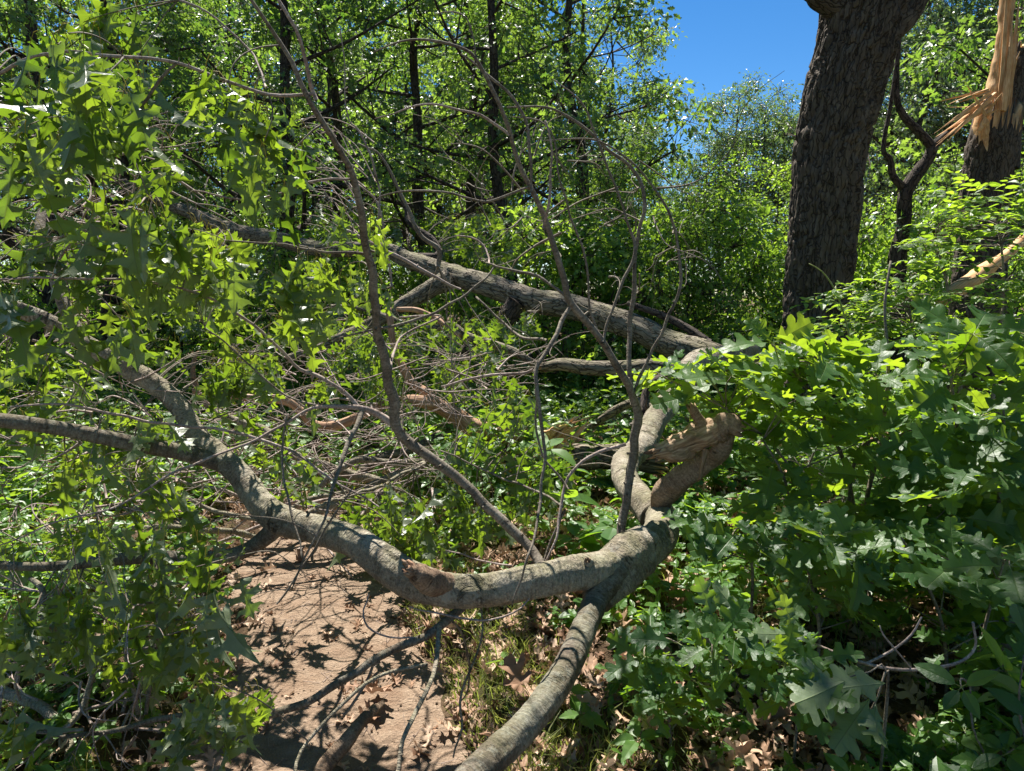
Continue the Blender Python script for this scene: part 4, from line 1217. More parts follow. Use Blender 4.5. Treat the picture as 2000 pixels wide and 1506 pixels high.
def copy_thing(o, loc, rz, s, label, group=None):
    r = o.copy()
    COL.objects.link(r)
    r.location = loc
    r.rotation_euler = (0, 0, rz)
    r.scale = (s, s, s)
    r['label'] = label
    if group:
        r['group'] = group
    for ch in list(o.children):
        c = ch.copy()
        COL.objects.link(c)
        c.parent = r
    return r


def put(o, px, d, rz=0.0, s=1.0, dz=-.05):
    x = P(px, 500, d)[0]
    o.location = (x, d, float(hgt(x, d)) + dz)
    o.rotation_euler = (0, 0, rz)
    o.scale = (s, s, s)


# unseen leaf clumps added over the frame, placed up-sun to shade the right-hand undergrowth
cr = np.random.default_rng(12)
shade_clumps = []
while len(shade_clumps) < 13:
    y_ = cr.uniform(1.05, 1.6) if len(shade_clumps) < 9 else cr.uniform(3.2, 4.2)
    x_ = cr.uniform(1.15, 2.1) if len(shade_clumps) < 9 else cr.uniform(1.4, 2.4)
    z_ = cr.uniform(6.4, 7.4)
    if True:
        shade_clumps.append((x_ + SDIR[0] / SDIR[2] * (z_ - .4), y_ + SDIR[1] / SDIR[2] * (z_ - .4), z_))
crown_mesh([np.array(c_) for c_ in shade_clumps], [.40] * len(shade_clumps), 130, 'simple', .15, M_back, OK_)
G_W = "oaks of the wood behind the clearing"
# proto trees
TA = make_tree("oak_tree", 9.5, .15, .14, 2.6, 22, 125, 'simple', .115, M_back, "dark leafy oak with straight trunk standing behind the tall pair of bare branches", clump=.40, group=G_W, seed=1, sub=3)
TB = make_tree("oak_tree", 10.5, .13, .22, 2.2, 20, 120, 'round', .115, M_back, "slender dark trunked oak standing at the middle behind the arching bare stems", clump=.42, group=G_W, seed=2, sub=3)
TC = make_tree("young_tree", 5.2, .05, .08, 1.7, 24, 110, 'ell', .08, M_backb, "bright green leafy young tree left of the thick oak trunk", clump=.42, seed=3, sub=4)
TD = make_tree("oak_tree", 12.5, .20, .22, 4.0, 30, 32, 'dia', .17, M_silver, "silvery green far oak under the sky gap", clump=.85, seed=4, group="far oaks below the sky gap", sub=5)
TE = make_tree("understory_bush", 2.2, .03, .05, 1.2, 16, 170, 'ell', .08, M_backb, "low bright bush at the foot of the wood behind the fallen trunk", cat="bush", clump=.34, seed=5, group="understory bushes behind the fallen trunk", sub=4)
TF = make_tree("oak_tree", 10, .12, .30, 2.4, 22, 90, 'simple', .12, M_back, "thin airy oak with open crown near the left of the sky gap", clump=.40, group=G_W, seed=6, sub=3)
put(TA, 560, 11.5)
put(TB, 1118, 12.0, .4)
put(TC, 1420, 10.5, .3, .62)
put(TD, 1440, 31, 0, .78)
put(TE, 1250, 9.5, 0)
put(TF, 1120, 15.5, 2.0, .95)
LABA = ["dark oak with twin trunks showing through the hanging leaves at the far left",
        "dark oak behind the upper left leaves with a crooked black trunk",
        "oak crown filling the top between the tall bare pair and the arching stems",
        "dark oak rising behind the broken crown end of the fallen trunk"]
spots = [(TA, 200, 10.5, 1.0, 1.0, LABA[0]), (TA, 60, 9.5, 2.1, .95, LABA[1]), (TA, 830, 12.5, 3.0, 1.0, LABA[2]), (TB, 395, 13.5, 1.2, 1.0, LABA[3]),
         (TF, 1010, 11.0, 4.0, 1.0, "airy oak whose crown stands left of the slender dark trunk"),
         (TB, 700, 14, 2.4, 1.05, "oak with a thin dark trunk seen between the bare fan of twigs"),
         (TA, 940, 15.5, 5.2, 1.05, "oak with dark trunk low in the gap above the fallen trunk")]
for o, px, d, rz, s_, lab in spots:
    c = copy_thing(o, (0, 0, 0), 0, 1, lab, G_W)
    put(c, px, d, rz, s_)
GEN = "tree of the deep wood behind the nearer oaks"
for k in range(30):
    px = -500 + k * 62 + random.uniform(-30, 30)
    d = random.uniform(16, 24)
    if px > 1040 or k % 3:
        continue
    c = copy_thing([TA, TB, TF][k % 3], (0, 0, 0), 0, 1, GEN, "trees of the deep wood")
    put(c, px, d, random.random() * 6, random.uniform(.9, 1.15))
for k, (x_, y_) in enumerate([(-6.5, -3.5), (-2.8, -6.5), (2.4, -5.5), (6.2, -3.6), (8.0, 1.5), (-8.0, 1.0), (10.0, 5.5), (-9.5, 5.0)]):
    c = copy_thing([TA, TB][k % 2], (x_, y_, float(hgt(x_, y_)) - .05), k * 1.3, 1.25, "oak standing around the clearing beyond the edges of the view", "oaks around the clearing")
for k, px in enumerate([-330, -60, 2080, 2200]):
    c = copy_thing([TA, TB][k % 2], (0, 0, 0), 0, 1, "tree of the wood beyond the edge of the view", "trees of the wood beside the clearing")
    put(c, px, random.uniform(9, 12), random.random() * 6, 1.0)
for k in range(26):
    px = 520 + k * 75 + random.uniform(-25, 25)
    d = random.uniform(27, 40)
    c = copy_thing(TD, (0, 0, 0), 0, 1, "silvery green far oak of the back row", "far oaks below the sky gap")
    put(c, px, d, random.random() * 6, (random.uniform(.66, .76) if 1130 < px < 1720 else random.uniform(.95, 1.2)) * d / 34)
for k in range(10):
    px = -200 + k * 125 + random.uniform(-25, 25)
    c = copy_thing(TD, (0, 0, 0), 0, 1, "tall far oak closing the view through the wood", "far oaks behind the wood")
    put(c, px, random.uniform(26, 36), random.random() * 6, random.uniform(.9, 1.2))
YL = ["bright young tree behind the right end of the fallen trunk", "bright young tree close to the left edge of the thick oak trunk", "bright young tree behind the arching stems",
      "leafy young tree right of the slender dark trunk", "shaded young tree between the thick oak and the snapped trunk", "leafy young tree at the right edge behind the snapped trunk",
      "leafy young tree behind the fallen trunk's forks", "leafy young tree seen low through the hanging leaves on the left"]
for (px, d, s_, lab) in zip([1330, 1500, 1200, 1270, 1790, 1990, 860, 330], [9.0, 12.0, 10.5, 13, 11, 12.5, 11, 11], [.5, .66, .6, .75, .55, .7, .5, .6], YL):
    c = copy_thing(TC, (0, 0, 0), 0, 1, lab)
    put(c, px, d, random.random() * 6, s_)
BUSH = ["at the far left edge behind the upper left leaves", "behind the left end of the great limb", "below the dark oak with the crooked trunk", "between the twin dark trunks at the left",
        "under the crown end of the fallen trunk", "behind the pale fan of bare twigs", "behind the tall bare pair of branches", "above the torn orange branch",
        "behind the fork of the fallen trunk", "left of the slender dark trunk", "at the foot of the slender dark trunk", "behind the arching bare stems",
        "just above the middle of the fallen trunk", "above the right end of the fallen trunk", "touching the left side of the thick oak trunk", "between the thick oak and the crooked tree",
        "at the foot of the crooked tree", "between the crooked tree and the snapped trunk", "behind the snapped trunk", "at the right edge behind the tall shrub"]
for k, lab in enumerate(BUSH):
    px = -60 + k * 110 + random.uniform(-30, 30)
    c = copy_thing(TE, (0, 0, 0), 0, 1, "leafy understory bush " + lab, "understory bushes behind the fallen trunk")
    put(c, px, random.uniform(8, 13), random.random() * 6, random.uniform(.75, 1.15))
# trees at the right, behind the trunks
for (px, d, s_, lab) in [(1760, 15, 1.0, "oak with sky lit crown right of the thick trunk"), (1850, 17, 1.05, "oak crown behind the forked crooked tree"), (1990, 14, 1.0, "oak crown behind the orange splintered top"), (1690, 19, .95, "oak crown hanging into the sky gap behind the thick trunk")]:
    c = copy_thing(TD, (0, 0, 0), 0, 1, lab, G_W)
    put(c, px, d + 9, random.random() * 6, s_ * 1.05)

# crooked dark tree between the two thick trunks
CT_ = thing("crooked_tree", "crooked dark forked tree between the thick oak and the snapped trunk", "tree", tuple(P(1755, 560, 9.0)[:2]) + (0,))
limb(CT_, "trunk", [(1750, 760, 9, 44), (1752, 620, 9, 38), (1752, 510, 9, 36), (1765, 440, 9, 30), (1768, 380, 9, 30), (1790, 340, 9, 27), (1812, 312, 9, 24), (1822, 285, 9, 22)], M_dark, 20, .05, .1, .008, sk=False)
limb(CT_, "limb", [(1822, 288, 9, 20), (1795, 258, 9, 18), (1768, 230, 9, 15), (1752, 195, 9, 13), (1752, 130, 9, 10), (1756, 85, 9, 8)], M_dark, 10, .05, .1, sk=False)
limb(CT_, "limb", [(1820, 288, 9, 19), (1850, 262, 9, 17), (1880, 238, 9, 15), (1930, 200, 9, 10)], M_dark, 10, .05, .1, sk=False)
limb(CT_, "limb", [(1770, 372, 9, 18), (1745, 345, 9, 15), (1738, 310, 9, 12), (1725, 290, 9, 10), (1740, 200, 9, 8), (1756, 90, 9, 6)], M_dark, 10, .05, .1, sk=False)
limb(CT_, "limb", [(1790, 345, 9, 12), (1800, 320, 9, 12), (1812, 300, 9, 12)], M_dark, 8, .05, .1, sk=False)
crown_mesh([P(a, b, 9.3) for a, b in [(1700, 300), (1720, 420), (1840, 420), (1860, 330), (1690, 460), (1800, 480)]], [.5] * 6, 60, 'simple', .11, M_back, CT_)

# the snapped trunk with its torn top
SN = thing("snapped_tree", "snapped tree trunk with a bright orange splintered break at the right edge", "tree", tuple(P(1915, 640, 7.5)[:2]) + (.1,))
limb(SN, "trunk", [(1900, 760, 7.5, 125), (1908, 640, 7.5, 110), (1912, 520, 7.5, 98), (1920, 420, 7.5, 94), (1930, 340, 7.5, 92), (1937, 285, 7.5, 92), (1941, 262, 7.5, 88)], M_oak, 110, .02, .05, .02, (28., 6.), sk=False, wood=M_wood, end='torn', lfreq=2.5)
limb(SN, "bark_strip", [(1950, 330, 7.52, 70), (1962, 260, 7.52, 62), (1972, 200, 7.52, 52), (1982, 140, 7.52, 40), (1992, 100, 7.52, 26)], M_oak, 40, .02, .06, .015, (28., 6.), sk=False, wood=M_wood, end='torn')
limb(SN, "torn_heartwood", [(1922, 300, 7.48, 50), (1930, 235, 7.46, 50), (1942, 190, 7.46, 40), (1953, 130, 7.46, 32), (1962, 60, 7.46, 28), (1970, -20, 7.48, 26), (1975, -140, 7.5, 20)], M_wood, 14, .02, .16, .006, (16, 3), sk=False, wood=M_wood, lfreq=8)
rt = P(1935, 195, 7.35)
for q_ in range(16):
    splinters(SN, P(1930 + random.uniform(-14, 14), 196 + random.uniform(-26, 30), 7.34), [P(1822 + random.uniform(0, 46), random.choice([283, 270, 255, 240, 262, 212, 205]) + random.uniform(-8, 8), 7.25 + random.uniform(-.12, .12))], random.uniform(.016, .045), M_wood, th=.35)
splinters(SN, P(1925, 225, 7.33), [P(1890, 168, 7.3), P(1885, 160, 7.3), P(1958, 180, 7.2), P(1952, 212, 7.2)], .03, M_wood, th=.4)
for q_ in range(10):
    x0 = 1938 + random.uniform(-12, 24)
    splinters(SN, P(x0, 250 + random.uniform(-30, 50), 7.36), [P(x0 + random.uniform(8, 44), random.uniform(-60, 160), 7.38)], random.uniform(.04, .085), M_wood, th=.3)
splinters(SN, P(1925, 235, 7.33), [P(1912, 282, 7.3), P(1905, 262, 7.28), P(1928, 296, 7.26)], .09, M_wood, th=.3)

PL = thing("splintered_plank", "long orange torn slab of wood leaning through the shrub at the right", "wood", tuple(P(1900, 545, 5.5)[:2]) + (.3,))
mb = MB()
tube(mb, [P(2010, 455, 5.6), P(1960, 502, 5.5), P(1905, 542, 5.4), P(1835, 590, 5.3)], [.035, .045, .06, .05], 8, .04, .25, 6, .004, (14, 2))
mb.build("slab", [M_wood], PL)

# fallen tree beyond: grey log behind the right bush
L3 = thing("grey_log", "pale log lying behind the leaves at the right edge", "log", tuple(P(1900, 870, 6.0)[:2]) + (.2,))
limb(L3, "trunk", [(1780, 850, 6.3, 30), (1880, 862, 6.1, 34), (1980, 880, 5.9, 38), (2100, 905, 5.7, 40)], M_limb, 24, .04, .06, .01, sk=False)

# ================================================================== WHITE OAK SAPLINGS AND SHRUBS ON THE RIGHT
def hero(mb, base, tip, depth, d2, nor, kind='white', vi=None, pet=None):
    """one large leaf from pixel base to pixel tip"""
    A, B = P(base[0], base[1], depth), P(tip[0], tip[1], d2)
    L = np.linalg.norm(B - A)
    leaves(mb, kind, A, B - A, nor, L)
    if pet is not None:
        sticks(mb, P(*pet), A, .0022, .0016, mi=1)


def sapling(name, label, cat, base_px, stems, polys, size, kind='white', nl=(4, 7), mats=None, heroes=None, up=(0, 0, 1), tilt=.1, per=8, group=None, cl='rosette', stemmat=None):
    """base_px: (px,py,d) point on the stem that goes to the ground; stems: pixel polylines; polys: (polygon, n, dlo, dhi)"""
    b = P(*base_px)
    T = thing(name, label, cat, (b[0], b[1], float(hgt(b[0], b[1]))), group)
    sk = []
    for pl in stems:
        pts, rad = PPX(pl)
        g_ = pts[0].copy()
        g_[2] = float(hgt(g_[0], g_[1])) - .03
        if pts[0][2] - g_[2] > .05 and pts[0][2] - g_[2] < .8 and len(pl) > 2:
            pts = np.vstack([g_, pts])
            rad = np.r_[rad[0] * 1.1, rad]
        mb = MB()
        C, R = tube(mb, pts, rad, 7, .04, .1, 14)
        mb.build("stem", [stemmat or M_branch], T)
        sk.append(C)
    sk = np.vstack(sk)
    mb = MB()
    for poly, n, dlo, dhi in polys:
        for p in in_poly(poly, n):
            c = P(p[0], p[1], dlo + (dhi - dlo) * rng.random())
            c[2] = max(c[2], float(hgt(c[0], c[1])) + .05)
            d = np.linalg.norm(sk - c, axis=1) + .6 * np.maximum(0, sk[:, 2] - c[2])
            k = int(np.argmin(d))
            A = sk[k]
            L = np.linalg.norm(c - A)
            if L > .9:
                A = c + unit(A - c) * .4
            if cl == 'rosette':
                twig(mb, A, c, .0035, .0022, 4, -.08, .05, mi=2)
                u = unit(np.array(up) + unit(c - A) * .45 + rng.normal(size=3) * .3)
                rosette(mb, c, u, random.randint(*nl), size, kind, tilt)
            elif cl == 'spray':
                e = c + unit((c - A) * np.array([1, 1, .3]) + rng.normal(size=3) * .05) * size * 4
                twig(mb, A, c, .003, .0022, 4, -.08, .05, mi=2)
                spray(mb, c, e, per, size, kind, .1)
    for h in (heroes or []):
        hero(mb, *h)
    mb.build("foliage", mats or [M_white, M_stemg, M_branch], T)
    return T


U = (0, 0, 1)
sapling("white_oak_sapling", "tall oak sapling with glowing rounded topmost leaves in front of the thick oak trunk", "sapling", (1690, 1170, 2.9),
        [[(1690, 1130, 2.9, 12), (1672, 1040, 2.9, 11), (1662, 960, 2.9, 10), (1640, 880, 2.9, 9), (1590, 780, 2.9, 7), (1530, 700, 2.9, 5), (1508, 672, 2.9, 4)],
         [(1700, 1140, 2.8, 12), (1690, 1000, 2.8, 11), (1720, 860, 2.85, 10), (1735, 720, 2.9, 8), (1728, 600, 2.95, 6), (1740, 510, 3.0, 5)],
         [(1680, 1150, 2.7, 10), (1620, 1050, 2.7, 9), (1560, 940, 2.7, 7), (1500, 860, 2.7, 5), (1420, 800, 2.7, 4)],
         [(1600, 1180, 2.6, 8), (1560, 1050, 2.6, 8), (1530, 930, 2.6, 6), (1490, 860, 2.65, 4)]],
        [([(1360, 700), (1560, 650), (1680, 690), (1760, 800), (1740, 960), (1500, 940), (1400, 830)], 32, 2.5, 3.2),
         ([(1480, 940), (1740, 960), (1700, 1120), (1560, 1130)], 13, 2.4, 2.9),
         ([(1250, 720), (1380, 720), (1420, 800), (1290, 800)], 5, 2.8, 3.2)],
        .19, heroes=[((1508, 668), (1458, 622), 2.75, 2.80, (.15, -.98, .1), 'white', 0, (1520, 700, 2.8)), ((1512, 668), (1590, 628), 2.75, 2.80, (-.2, -.95, .1), 'white', 0, (1520, 700, 2.8)),
                      ((1505, 672), (1412, 662), 2.75, 2.7, (.1, -.35, .9), 'white'), ((1515, 680), (1552, 712), 2.75, 2.66, (.3, -.7, .6), 'white'),
                      ((1530, 735), (1440, 700), 2.7, 2.6, (0, -.3, .95), 'white'), ((1350, 770), (1270, 800), 2.6, 2.55, (.2, -.6, .8), 'white'), ((1400, 750), (1300, 770), 2.6, 2.6, (0, -.4, .9), 'white')])
sapling("white_oak_sapling", "oak sapling with big glowing lobed leaves at the right edge below the orange slab", "sapling", (1900, 1180, 2.6),
        [[(1880, 1150, 2.6, 11), (1860, 1000, 2.6, 10), (1870, 860, 2.6, 8), (1860, 760, 2.6, 6), (1850, 720, 2.6, 5)],
         [(1960, 1150, 2.5, 10), (1950, 1000, 2.5, 9), (1960, 880, 2.5, 7), (1960, 800, 2.5, 5)],
         [(1670, 900, 2.8, 8), (1760, 850, 2.7, 8), (1850, 800, 2.6, 7)]],
        [([(1740, 700), (1860, 620), (2020, 640), (2020, 900), (1780, 900)], 16, 2.4, 3.0), ([(1760, 880), (2020, 860), (2020, 1120), (1800, 1150)], 24, 2.2, 2.9)],
        .20, heroes=[((1866, 728), (1842, 676), 2.45, 2.47, (.1, -.95, .1), 'white', 0, (1856, 760, 2.5)), ((1885, 735), (1965, 645), 2.45, 2.5, (-.3, -.95, .05), 'white', 0, (1860, 760, 2.5)),
                      ((1862, 735), (1790, 745), 2.4, 2.38, (0, -.55, .85), 'white'), ((1850, 745), (1800, 790), 2.4, 2.3, (.3, -.7, .7), 'white'), ((1920, 850), (2005, 850), 2.3, 2.3, (0, -.7, .7), 'white')])
sapling("white_oak_sapling", "low oak sapling showing pale leaf undersides above the dead leaves at the lower right", "sapling", (1560, 1330, 1.9),
        [[(1735, 1310, 1.75, 5), (1715, 1360, 1.74, 5), (1680, 1420, 1.73, 5), (1640, 1450, 1.72, 4)],
         [(1560, 1330, 1.9, 7), (1540, 1250, 1.9, 6), (1490, 1228, 1.88, 5), (1430, 1215, 1.86, 4), (1395, 1205, 1.85, 3)],
         [(1735, 1318, 1.75, 5), (1700, 1312, 1.75, 4), (1650, 1325, 1.75, 3)]],
        [([(1360, 1200), (1560, 1250), (1640, 1360), (1560, 1420), (1400, 1330)], 14, 1.75, 2.0)],
        .12, heroes=[((1730, 1335), (1588, 1345), 1.72, 1.7, (.1, .55, -.8), 'white'), ((1652, 1330), (1545, 1385), 1.73, 1.68, (0, .55, -.8), 'white'), ((1632, 1330), (1560, 1298), 1.74, 1.78, (.1, .55, -.8), 'white'),
                     ((1700, 1365), (1630, 1460), 1.71, 1.62, (.2, .55, -.8), 'white'), ((1712, 1372), (1700, 1470), 1.71, 1.6, (-.2, .55, -.8), 'white'), ((1640, 1325), (1690, 1300), 1.74, 1.8, (0, .55, -.8), 'white'),
                     ((1478, 1222), (1385, 1155), 1.84, 1.92, (-.2, .55, -.8), 'white'), ((1395, 1210), (1362, 1130), 1.85, 1.92, (.3, .55, -.8), 'white'), ((1550, 1232), (1525, 1165), 1.86, 1.92, (.2, .55, -.8), 'white'),
                     ((1500, 1230), (1430, 1265), 1.84, 1.78, (0, .55, -.8), 'white'), ((1540, 1238), (1470, 1240), 1.84, 1.82, (0, .55, -.8), 'white'), ((1552, 1275), (1565, 1330), 1.82, 1.76, (0, .55, -.8), 'white')])
sapling("white_oak_sapling", "small oak sapling with hanging blue-green leaves right of the lower leg of the limb", "sapling", (1300, 1420, 1.95),
        [[(1310, 1450, 1.95, 7), (1300, 1350, 1.98, 6), (1280, 1270, 2.0, 5), (1260, 1230, 2.02, 4)]],
        [([(1235, 1240), (1320, 1220), (1370, 1330), (1340, 1480), (1280, 1480), (1260, 1330)], 10, 1.8, 2.1)],
        .115, heroes=[((1262, 1262), (1232, 1345), 1.95, 1.88, (0, -.85, .5), 'white'), ((1250, 1250), (1270, 1300), 1.95, 1.9, (.3, -.85, .4), 'white'), ((1268, 1262), (1320, 1330), 1.94, 1.88, (-.3, -.8, .5), 'white')])
sapling("white_oak_sapling", "small oak sapling with a yellow-green leaf right of the great limb's bend", "sapling", (1460, 1150, 2.4),
        [[(1470, 1120, 2.4, 7), (1455, 1080, 2.4, 6), (1430, 1045, 2.4, 5)]],
        [([(1340, 1010), (1500, 1020), (1520, 1090), (1360, 1090)], 7, 2.25, 2.5)],
        .12, heroes=[((1428, 1045), (1340, 1035), 2.3, 2.25, (0, -.7, .7), 'white'), ((1428, 1050), (1338, 1085), 2.3, 2.22, (.1, -.7, .7), 'white'), ((1432, 1045), (1380, 1015), 2.32, 2.36, (0, -.8, .5), 'white'),
                     ((1436, 1048), (1475, 1090), 2.3, 2.24, (0, -.7, .7), 'white'), ((1436, 1044), (1405, 1075), 2.3, 2.2, (0, -.6, .7), 'white')])
sapling("white_oak_sapling", "shaded oak sapling with large dark leaves filling the lower right corner", "sapling", (1850, 1300, 2.2),
        [[(1850, 1330, 2.2, 9), (1840, 1220, 2.2, 8), (1800, 1120, 2.2, 7), (1760, 1050, 2.2, 5)], [(1900, 1330, 2.1, 8), (1930, 1200, 2.1, 7), (1960, 1100, 2.1, 5)], [(1600, 1230, 2.3, 8), (1580, 1120, 2.3, 6), (1560, 1050, 2.3, 4)]],
        [([(1530, 1020), (1780, 1020), (1800, 1240), (1560, 1230)], 16, 2.0, 2.5), ([(1780, 1020), (2020, 1020), (2020, 1330), (1820, 1260)], 16, 1.9, 2.4)],
        .15)
sapling("sassafras_sapling", "young plant with smooth oval leaves at the bottom right corner", "sapling", (1930, 1480, 1.7),
        [[(1930, 1500, 1.7, 6), (1900, 1420, 1.7, 5), (1895, 1340, 1.72, 4)], [(2010, 1500, 1.6, 6), (1990, 1380, 1.62, 5), (2000, 1280, 1.64, 4)]],
        [([(1860, 1300), (2010, 1280), (2020, 1480), (1880, 1480)], 9, 1.55, 1.85)], .11, kind='ell', heroes=[((2010, 1400), (1930, 1340), 1.55, 1.6, (0, -.5, .85), 'ell'), ((1985, 1180), (2010, 1240), 1.6, 1.5, (0, -.6, .7), 'ell')])
for (pl, dp, lab) in [([(1530, 860), (1680, 860), (1680, 1010), (1500, 1000)], 3.4, "twiggy small leaved shrub deep behind the oak saplings"), ([(1700, 880), (1960, 900), (1980, 1060), (1720, 1060)], 3.3, "small leaved shrub behind the saplings at the right edge")]:
    cx, cy = np.mean(pl, 0)
    sapling("small_shrub", lab, "shrub", (cx, cy + 150, dp), [[(cx, cy + 130, dp, 8), (cx - 20, cy, dp, 6), (cx + 10, cy - 90, dp, 4)], [(cx + 30, cy + 130, dp, 7), (cx + 60, cy, dp, 5), (cx + 90, cy - 70, dp, 3)]],
            [(pl, 40, dp - .2, dp + .7)], .07, kind='ell', mats=[M_shrub, M_stemg, M_branch], cl='spray', per=9)

sapling("tall_shrub", "tall shrub of small oval yellow-green leaves before the snapped trunk", "shrub", (1900, 760, 4.6),
        [[(1880, 860, 4.6, 10), (1870, 700, 4.6, 9), (1850, 560, 4.6, 6), (1830, 480, 4.6, 4)], [(1930, 860, 4.5, 10), (1950, 680, 4.5, 8), (1960, 540, 4.5, 6), (1950, 440, 4.5, 3)], [(1800, 860, 4.7, 8), (1790, 700, 4.7, 7), (1770, 570, 4.7, 4)]],
        [([(1720, 530), (1830, 450), (1900, 400), (2030, 430), (2030, 700), (1720, 690)], 150, 4.0, 5.0), ([(1600, 600), (1760, 540), (1800, 700), (1640, 680)], 36, 4.2, 5.0), ([(1820, 380), (1960, 390), (2000, 450), (1830, 480)], 16, 4.0, 4.6)],
        .085, kind='ell', mats=[M_shrub, M_stemg, M_branch], cl='spray', per=10)
sapling("vine", "thin vine shoot with yellow-green leaves climbing in front of the thick oak trunk", "vine", (1660, 700, 3.4),
        [[(1665, 690, 3.4, 4), (1650, 620, 3.4, 4), (1630, 565, 3.4, 4), (1605, 530, 3.4, 3), (1580, 515, 3.4, 2)]],
        [([(1600, 520), (1640, 540), (1690, 560), (1660, 640), (1620, 600)], 8, 3.3, 3.5)], .05, kind='tooth', mats=[M_shrub, M_stemg, M_stemg], nl=(3, 5), stemmat=M_stemg)

# bare curved branch in the lower right
LB = thing("bare_branch", "thin forked bare branch sweeping across the dark lower right", "branch", tuple(P(1720, 1300, 1.8)[:2]) + (.2,))
limb(LB, "limb", [(1560, 1245, 1.95, 5), (1620, 1270, 1.9, 7), (1690, 1296, 1.85, 8), (1760, 1308, 1.82, 8), (1830, 1304, 1.8, 8), (1880, 1290, 1.8, 7), (1905, 1262, 1.8, 6), (1900, 1215, 1.8, 6)], M_twig, 8, .02, .12, sk=False)
limb(LB, "limb", [(1692, 1296, 1.85, 6), (1740, 1272, 1.85, 6), (1780, 1240, 1.85, 5), (1800, 1205, 1.85, 4)], M_twig, 7, .02, .12, sk=False)
limb(LB, "limb", [(1782, 1308, 1.82, 4), (1750, 1270, 1.8, 4), (1725, 1240, 1.8, 4), (1718, 1222, 1.8, 3)], M_twig, 7, .02, .12, sk=False)


# ferns
def fern(label, px, py, d, nf, L, group=None, up=.8):
    c = P(px, py, d)
    z0 = float(hgt(c[0], c[1]))
    T = thing("fern", label, "fern", (c[0], c[1], z0), group)
    for k in range(nf):
        a = 6.28 * k / nf + rng.random() * .6
        n = 20
        t_ = np.linspace(0, 1, n)
        out = np.array([math.cos(a), math.sin(a), 0])
        l = L * random.uniform(.8, 1.1)
        Q = np.array([c[0], c[1], z0]) + out[None] * (t_ * l * .8)[:, None] + np.array([0, 0, 1.0])[None] * (up * l * (t_ - .62 * t_ ** 2.2))[:, None]
        mb = MB()
        sticks(mb, Q[:-1], Q[1:], .002, .0018, mi=1)
        T_ = unit(np.gradient(Q, axis=0))
        sd = np.cross(out, [0, 0, 1.0])
        for sgn in (1, -1):
            sel = slice(3, n)
            s_ = t_[sel]
            ln = L * .30 * np.sin(np.clip((1 - s_) * 2.6, 0, 1.57)) * (1 - .25 * s_)
            dd = unit(sd[None] * sgn + T_[sel] * .45 + rng.normal(size=(len(s_), 3)) * .06)
            nor = np.cross(T_[sel], sd)
            nor = nor * np.sign(nor[:, 2:3] + 1e-6)
            leaves(mb, 'tooth', Q[sel], dd, nor + rng.normal(size=(len(s_), 3)) * .1, ln * .9)
        mb.build("frond", [M_cover, M_stemg], T)


fern("bright fern behind the decayed stub right of the looping wood", 1335, 900, 3.7, 9, .42)
fern("fern beside the left side of the splintered log", 1225, 850, 4.4, 8, .4)
fern("fern half hidden under the decayed stub", 1230, 960, 3.7, 7, .32)
fern("small fern at the bottom edge under the pale oak leaves", 1790, 1440, 1.85, 5, .22)
fern("pale green fern below the hanging leaves in the middle", 770, 900, 3.8, 6, .4)
fern("fern beyond the bend of the fallen trunk", 1440, 820, 5.2, 8, .45)


# broad leaved weeds one can pick out
def weed(name, label, px, py, d, n, size, kind, h, up=(0, 0, 1), mats=None, group=None, nl=5):
    c = P(px, py, d)
    z0 = float(hgt(c[0], c[1]))
    T = thing(name, label, "plant", (c[0], c[1], z0), group)
    mb = MB()
    for k in range(n):
        b = np.array([c[0], c[1], z0]) + rng.normal(size=3) * np.array([.05, .05, 0])
        e = b + np.array([rng.normal() * .06, rng.normal() * .06, h * random.uniform(.6, 1.1)])
        sticks(mb, b, e, .0025, .0015, mi=1)
        rosette(mb, e, np.array(up) + rng.normal(size=3) * .2, nl, size, kind, .1)
    mb.build("foliage", mats or [M_cover, M_stemg], T)


weed("raspberry_plant", "bright raspberry seedling with toothed leaves below the leg of the limb on the right", 1205, 1400, 1.98, 3, .075, 'tooth', .10)
weed("pawpaw_seedling", "small plant with five smooth oval leaves in the dead leaves under the limb", 958, 1255, 2.35, 1, .075, 'ell', .08, nl=5)
weed("herb", "tiny whorled plant on the path bank next to the leg of the limb", 955, 1440, 1.86, 2, .045, 'ell', .05, nl=8)
weed("oak_seedling", "dark glossy oak seedling at the bottom edge of the path", 745, 1480, 1.95, 2, .12, 'pin', .08, mats=[M_pin, M_stemg])
weed("broadleaf_plant", "large pale broad leaves standing beyond the bend of the limb", 1160, 1000, 3.3, 5, .17, 'ell', .22, nl=4)
weed("broadleaf_plant", "dense green broad leaves between the bend of the limb and the tall stem", 1120, 1040, 2.9, 4, .12, 'ell', .14, nl=5)
weed("milkweed_plant", "upright plant with long smooth leaves hanging before the broken limb end", 1075, 800, 3.6, 3, .17, 'ell', .55, nl=6)
weed("milkweed_plant", "small drooping leafy shoot in front of the splintered log", 1100, 870, 3.9, 2, .12, 'ell', .35, nl=5)
weed("herb", "light green herb under the left limb at the path edge", 330, 1290, 2.35, 4, .06, 'ell', .10, nl=6)
weed("herb", "round leaved herb at the left of the path by the crooked twig", 250, 1330, 2.4, 4, .06, 'ell', .08, nl=6)

# ================================================================== GROUND COVER, GRASS, LITTER (uncountable)
def scatter(n, xr, yr, keep):
    out = []
    while len(out) < n:
        x = rng.uniform(*xr, size=2000)
        y = yr[0] + (yr[1] - yr[0]) * rng.random(2000) ** 1.3
        m = keep(x, y)
        out += list(zip(x[m], y[m]))
    return np.array(out[:n])


def offpath(x, y, g=.06):
    return (np.abs(x - path_c(y)) > path_w(x, y) + g) | (y > 4.9)


def view(x, y):
    return np.abs(x) < .85 * y + .8


def gz(p):
    return np.column_stack([p, hgt(p[:, 0], p[:, 1])])


